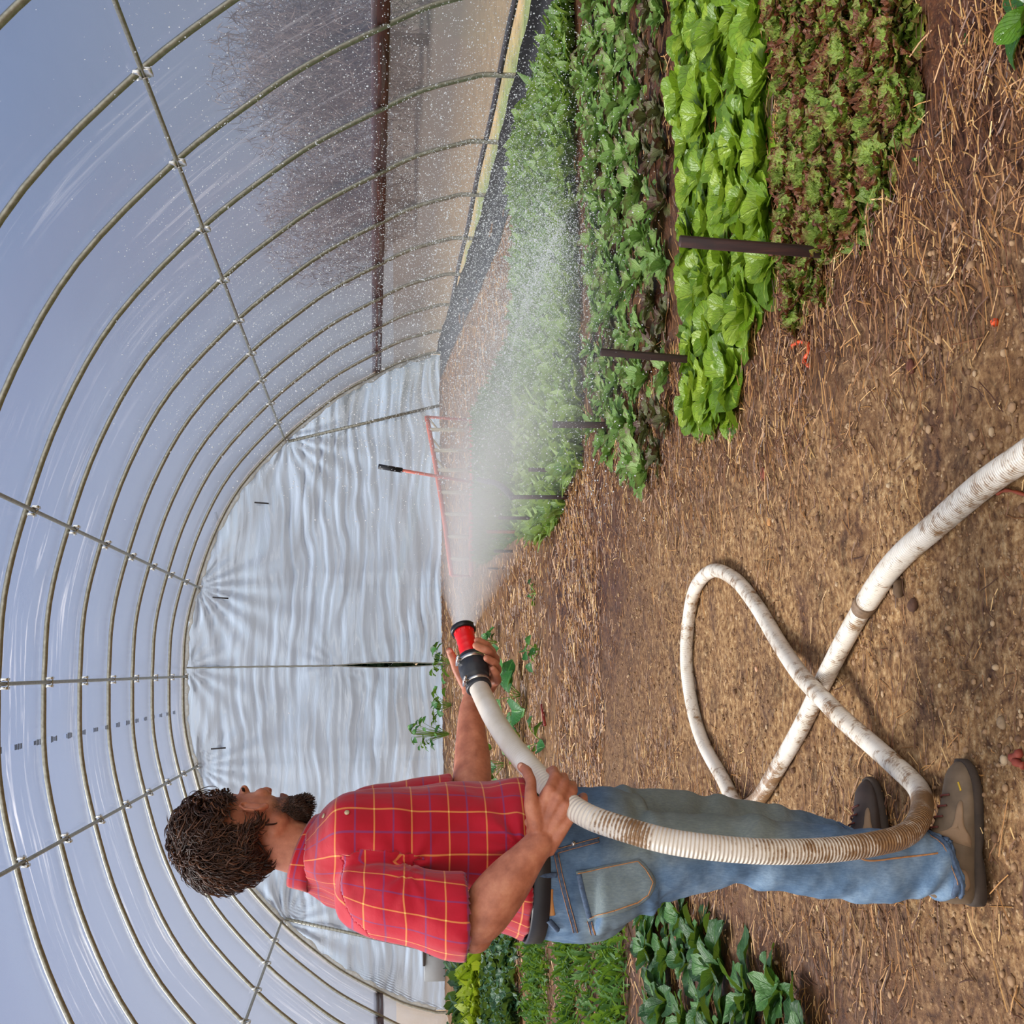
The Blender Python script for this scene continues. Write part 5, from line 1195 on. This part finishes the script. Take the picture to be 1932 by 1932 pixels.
# back pocket: its own patch of cloth lying on the seat
pk = [[(1086, 1644), (1118, 1638), (1160, 1630), (1206, 1621)], [(1091, 1664), (1122, 1658), (1168, 1648), (1222, 1638)], [(1097, 1688), (1130, 1682), (1178, 1674), (1235, 1664)], [(1103, 1712), (1138, 1706), (1180, 1698), (1226, 1690)], [(1109, 1736), (1142, 1728), (1178, 1718), (1204, 1706)]]
G = catmull(np.array([[c for a in row for c in a] for row in pk], float), 4); G = np.array([catmull(r_.reshape(-1, 2), 6) for r_ in G])
GG = np.zeros(G.shape[:2]+(3,)); okp = True
for i in range(G.shape[0]):
    for j in range(G.shape[1]):
        h_ = hit(G[i, j, 0], G[i, j, 1], bvh_j, .0035)
        if h_ is None: okp = False; h_ = (GG[i-1, j] if i else GG[i, j-1], None)
        GG[i, j] = h_[0]
if True:
    mb = MB(); mb.grid(GG, fade=.75); pocket = mb.build('back_pocket', M_DENIM, jeans); sd_ = pocket.modifiers.new('thickness', 'SOLIDIFY'); sd_.thickness = .003; sd_.offset = 0
    bvh_p = BVHTree.FromPolygons([tuple(v) for v in GG.reshape(-1, 3)], [(i*GG.shape[1]+j, i*GG.shape[1]+j+1, (i+1)*GG.shape[1]+j+1, (i+1)*GG.shape[1]+j) for i in range(GG.shape[0]-1) for j in range(GG.shape[1]-1)])
    edge = [(1090, 1648), (1150, 1636), (1204, 1625), (1218, 1640), (1231, 1664), (1223, 1688), (1202, 1702), (1160, 1717), (1112, 1731)]
    for a, c in zip(edge[:-1], edge[1:]):
        s3 = strip_on([a, ((a[0]+c[0])/2, (a[1]+c[1])/2), c], .0022, bvh_p, .004)
        if s3: s3.build('stitching', M_THREAD, jeans)
    s3 = strip_on([(1092, 1649), (1100, 1685), (1112, 1731)], .013, bvh_p, .003)
    if s3: s3.build('pocket_hem', M_SEAM, jeans)
s3 = strip_on([(1036, 1677), (1036, 1700), (1040, 1726)], .020, bvh_j, .003)
if s3: s3.build('leather_patch', simple('tan leather patch', lin(190, 132, 76), .6, 0, .08, 30), jeans)
for a, c in (((1002, 1652), (1050, 1650)), ((1036, 1735), (1052, 1752))):
    P = [at(a[0]+(c[0]-a[0])*t_, a[1]+(c[1]-a[1])*t_, 3.05) for t_ in (0, .5, 1)]
    s3 = strip_on([a, ((a[0]+c[0])/2, (a[1]+c[1])/2), c], .012, bvh_j, .009)
    if s3: s3.build('belt_loop', M_SEAM, jeans)
for pts in ([(1792, 1586), (1798, 1600), (1805, 1640), (1806, 1670), (1800, 1692)], [(1757, 1566), (1775, 1573), (1790, 1586)]):
    s3 = strip_on(pts, .016, bvh_j, .0025)
    if s3: s3.build('hem', M_SEAM, jeans)
for rg_ in HEMS:
    c = rg_.mean(0); P = []
    for q_ in list(rg_)+[rg_[0], rg_[1]]:
        d_ = (q_-c)*[1, 1, 0]; d_ /= np.linalg.norm(d_); r_ = bvh_j.ray_cast(Vector(q_+d_*.08+UP*.012), Vector(-d_), .12); P.append(np.array(r_[0])+d_*.0005 if r_[0] is not None else q_+UP*.012)
    P = np.array(P); mb = MB(); mb.tube(P, .0055, 6, cap=False); mb.build('hem', M_SEAM, jeans); mb = MB(); mb.tube(P+UP*.010+(P-c)*[.012, .012, 0], .0011, 4, cap=False); mb.build('stitching', M_THREAD, jeans)
s3 = strip_on([(1612, 1613), (1640, 1624), (1700, 1618), (1770, 1610)], .004, bvh_j, .0015)
if s3: s3.build('stitching', M_THREAD, jeans)
h_ = hit(1082, 1592, bvh_j)
if h_: mb = MB(); mb.tube([h_[0], h_[0]+h_[1]*.003], .005, 12); mb.build('rivet', M_STEEL, jeans)

# ---- boots
M_BOOT = simple('dusty brown boot leather', lin(104, 86, 66), .7, 0, .22, 24, .35); M_BPANEL = simple('tan boot panel', lin(136, 110, 84), .75, 0, .1, 30, .2); M_SOLE = simple('dark boot sole', lin(56, 44, 34), .85, 0, .2, 40, .4); M_LACE = simple('dark red lace', lin(88, 36, 26), .7)
M_BSHADE = simple('shaded boot leather', lin(52, 38, 30), .6, 0, .25, 30, .35)  # darker copy of the boot leather, shade painted in for the far boot
def boot(heel, toe, mat, z0, near):
    heel = np.array([*heel, z0]); toe = np.array([*toe, z0]); L = np.linalg.norm(toe-heel); t_ = (toe-heel)/L; w_ = np.cross(t_, UP)
    t0 = thing('tmp', 'x', 'x'); bpy.data.objects.remove(t0)
    # f, half width, height of top, height of sole top, side shift
    prof = [(0.0, .020, .075, .028), (.03, .034, .105, .030), (.10, .040, .135, .028), (.22, .040, .140, .026), (.34, .042, .140, .024), (.46, .045, .118, .022), (.58, .049, .096, .022), (.70, .053, .078, .022), (.82, .052, .068, .022), (.91, .044, .060, .023), (.97, .030, .046, .025), (1.0, .014, .034, .028)]
    P = resample(catmull([(f_*L, a, h_, s2) for f_, a, h_, s2 in prof], 5), 40)[0]; R_ = []
    for x_, hw, h_, s2 in P:
        th = np.linspace(0, math.pi, 15); pr = [(-hw*math.cos(a)*(1 if math.sin(a) < .5 else 1-.22*(math.sin(a)-.5)), s2-.006+(h_-s2+.006)*math.sin(a)**.75) for a in th]
        R_.append(np.array([heel+t_*x_+w_*a+UP*b_ for a, b_ in pr]))
    up = MB(); up.rings([r_ for r_ in R_]); ub = up.build('boot', mat, man)
    so = MB(); R_ = []
    for x_, hw, h_, s2 in P:
        hh = hw+.006; arch_ = .006*math.exp(-((x_/L-.36)/.07)**2); tr = .012*max(0, (x_/L-.8)/.2)**2
        R_.append(np.array([heel+t_*(x_+(.006 if x_ > .9*L else -.006 if x_ < .1*L else 0))+w_*a+UP*b_ for a, b_ in ((-hh, .004+arch_+tr), (-hh-.001, s2*.6), (-hh, s2), (-hh*.8, s2+.004), (hh*.8, s2+.004), (hh, s2), (hh+.001, s2*.6), (hh, .004+arch_+tr), (0, .001+arch_+tr))]))
    so.rings([r_ for r_ in R_]); sb_ = so.build('sole', M_SOLE, ub)
    bv = BVHTree.FromPolygons([tuple(v) for v in np.concatenate(up.v)], up.f)
    def on(f_, h_, off=.001):
        c = heel+t_*f_*L+UP*h_; o_ = c+w_*.2; r_ = bv.ray_cast(Vector(o_), Vector(-w_), .5)
        return (np.array(r_[0])+w_*off) if r_[0] is not None else c
    def panel(poly, name, m_):
        cen = np.mean(poly, 0); mb = MB(); K_ = [np.array([on(*(cen+(np.array(p_)-cen)*s2), .0018) for p_ in poly]) for s2 in (1., .6, .25, .02)]
        mb.rings(K_, cap=False); o_ = mb.build(name, m_, ub); s_d = o_.modifiers.new('t', 'SOLIDIFY'); s_d.thickness = .003; s_d.offset = 0
    panel(catmull([(.40, .035), (.46, .09), (.50, .105), (.55, .075), (.70, .060), (.72, .050), (.56, .050), (.47, .035), (.40, .035)], 3)[:-1], 'side_panel', M_BPANEL)
    panel(catmull([(.10, .050), (.13, .072), (.20, .076), (.25, .060), (.22, .046), (.14, .042), (.10, .05)], 3)[:-1], 'ankle_patch', M_BPANEL)
    la = MB()
    for i in range(5):
        f_ = .44+.075*i; hgt = float(np.interp(f_, [q_[0] for q_ in prof], [q_[2] for q_ in prof]))
        la.tube(catmull([heel+t_*f_*L-w_*.022+UP*(hgt-.006), heel+t_*(f_+.02)*L+UP*(hgt+.004), heel+t_*(f_+.03)*L+w_*.022+UP*(hgt-.006)], 4), .0026, 6)
    la.build('laces', M_LACE, ub)
    if near:
        tg_ = MB(); c = on(.86, .052, .001); c2 = on(.80, .050, .001); tg_.bar(c, c2, .005, .003); tg_.build('yellow_tab', simple('yellow tab', lin(206, 168, 50), .5), ub)
    return ub
boot((-.566, 2.988), (-.240, 2.998), M_BOOT, .002, True)
boot((-.640, 3.50), (-.335, 3.60), M_BSHADE, .004, False)

# ---- hair and beard
q = NM('brown wavy hair'); t = q.attr('tint'); c = q.ramp(t, [(0, lin(30, 18, 12)), (.45, lin(66, 40, 26)), (1, lin(128, 84, 54))]); M_HAIR = q.done(q.bsdf(c, .5, q.bump(q.noise(q.obj(), 420, 2), .5, .002), Specular_IOR_Level=.35))
Rh = np.random.RandomState(77)
mb = MB()
def scalp(az, el, k=1.):
    """az 0 = front, el up"""
    return np.array([math.cos(el)*math.cos(az)*.100-.010, math.cos(el)*math.sin(az)*.080, math.sin(el)*.092+.045])*k
hcap = MB(); G = []
for el in np.linspace(-.62, 1.5, 16):
    row = []
    for az in np.linspace(1.0, 2*math.pi-1.0, 40):
        fr_ = min(az, 2*math.pi-az); e2 = max(el, 1.05-.62*(fr_-1.0)) if fr_ < 2.0 else el
        s_ = scalp(az, e2, 1.05+.02*math.sin(az*7+el*9)); row.append(hp(*s_))
    G.append(row)
hcap.grid(np.array(G), tint=.25); mb.add(hcap.v[0], hcap.f, tint=.2)
def lock(root, out, flow, L, lift, wv, ph, side, r0, tn, n=10, curl=1.):
    P = []
    for s_ in np.linspace(0, 1, n):
        w1 = wv*math.sin(s_*7.5*curl+ph)*min(1, s_*3); w2 = wv*.8*math.cos(s_*7.5*curl+ph)*min(1, s_*3)
        P.append(hp(*(root+flow*L*s_+out*(lift*math.sin(min(s_*1.9, 1.57))-L*L*s_*s_*3.2)+side*w1+out*w2)))
    sh = np.array([.55, .85, 1, 1, 1, .95, .85, .7, .45, .1]); mb.tube(P, sh*r0, 5, tint=tn, flat=.55)
for i in range(4200):
    az = Rh.uniform(.40, 2*math.pi-.40); el = math.asin(Rh.uniform(-.66, 1)); fr_ = min(az, 2*math.pi-az)
    if fr_ < .78 and el < 1.0-.45*(fr_-.40): continue
    if .78 <= fr_ < 1.22 and el < .02+.5*(1.22-fr_): continue
    if 1.22 <= fr_ < 1.82 and el < .12: continue
    root = scalp(az, el, 1.0); out = root-np.array([-.01, 0, .045]); out /= np.linalg.norm(out)
    down = np.array([-.75, .15*np.sign(root[1]), -.75]) if fr_ < 2.2 else np.array([-.05, .1*np.sign(root[1]), -1.])
    if el > .9: down = np.array([-1., .3*np.sign(root[1]), .2])
    fl_ = np.array([fbm(root[None]*1., 7., 2, 90+q_)[0] for q_ in range(3)]); down += fl_*1.0+Rh.normal(0, .10, 3); flow = down-out*(down@out); flow /= np.linalg.norm(flow)+1e-9
    side = np.cross(out, flow); cl = i % 9
    lock(root, out, flow, Rh.uniform(.045, .090)*(.6 if 1.1 < fr_ < 1.95 and el < .35 else .42 if fr_ <= 1.1 and el < .6 else 1), Rh.uniform(.010, .034)*(.35 if fr_ < 1.22 and el < .6 else 1)*(1.2 if el > .4 else 1), Rh.uniform(.004, .0075), 3.0*float(fbm(root[None], 5., 2, 95)[0])+Rh.normal(0, .5), side, Rh.uniform(.0014, .0034), float(np.clip(Rh.beta(1.8, 3.2), 0, 1)), curl=Rh.uniform(.7, 1.4))
# loose curls over the forehead
for i in range(16):
    a0 = scalp(Rh.uniform(-.5, .5) % 6.283, Rh.uniform(.75, 1.15), 1.03); P = []
    R0 = Rh.uniform(.012, .024); ph = Rh.rand()*2
    for s_ in np.linspace(0, 1, 12): P.append(hp(a0[0]+.012+.030*math.sin(s_*2.6)+.004, a0[1]+.02*math.sin(s_*3+ph), a0[2]+.020*math.cos(s_*3.4+ph)+.010-.030*s_))
    mb.tube(P, np.linspace(.0013, .0005, 12), 4, tint=.3)
for i in range(60):
    az = Rh.uniform(2.4, 3.9); a0 = scalp(az, Rh.uniform(-.62, -.45), 1.02); P = []; ph = Rh.rand()*6.28
    for s_ in np.linspace(0, 1, 8): P.append(hp(a0[0]-.014*s_+.006*math.sin(s_*5+ph), a0[1]+.008*math.cos(s_*5+ph), a0[2]-.042*s_))
    mb.tube(P, np.linspace(.0026, .0007, 8), 4, tint=Rh.beta(2, 3))
mb.build('hair', M_HAIR, man)
bvh_b = BVHTree.FromPolygons([tuple(v.co) for v in body.data.vertices], [tuple(p_.vertices) for p_ in body.data.polygons])
mb = MB(); n_ = 0
q = NM('brown beard'); t = q.attr('tint'); c = q.ramp(t, [(0, lin(26, 17, 12)), (1, lin(92, 66, 50))]); M_BEARD = q.done(q.bsdf(c, .5))
for i in range(5200):
    az = Rh.uniform(-1.55, 1.55); el = Rh.uniform(-1.35, -.35); dv = np.array([math.cos(el)*math.cos(az), math.cos(el)*math.sin(az), math.sin(el)])
    c0 = hp(.02, 0, -.055); dw = HROT@dv; r_ = bvh_b.ray_cast(Vector(c0+dw*.22), Vector(-dw), .3)
    if r_[0] is None: continue
    lc = HROT.T@(np.array(r_[0])-HC)/HS
    if lc[0] < -.005 or lc[2] < -.135: continue
    mouth = abs(lc[1]) < .024 and -.080 < lc[2] < -.054 and lc[0] > .085
    if mouth or lc[2] > -.047: continue
    if lc[2] > -.085 and lc[0] < .085 and Rh.rand() < .62: continue
    chin = lc[2] < -.088 and lc[0] > .045
    L = Rh.uniform(.008, .017) if chin else Rh.uniform(.003, .008)
    n_v = np.array(r_[1]); P = [np.array(r_[0])+n_v*L*s_*.65-UP*L*s_*.6+hf*L*.1*s_+Rh.normal(0, .0008, 3) for s_ in (0, .35, .7, 1)]
    mb.tube(P, [.0011, .0012, .0009, .0004] if chin else [.0007, .0007, .0006, .0003], 3, tint=Rh.rand())
mb.build('beard', M_BEARD, man)
mb = MB()
for s_ in (-1, 1):
    for i in range(70):
        f_ = Rh.rand(); P0 = hp(.1045-.030*f_**2, s_*(.014+.034*f_), .020+.006*math.sin(f_*3)+Rh.normal(0, .0015)); mb.tube([P0, P0+hr*s_*.006+hf*.002, P0+hr*s_*.010], [.0009, .0008, .0003], 3, tint=.2)
mb.build('eyebrows', M_BEARD, man)
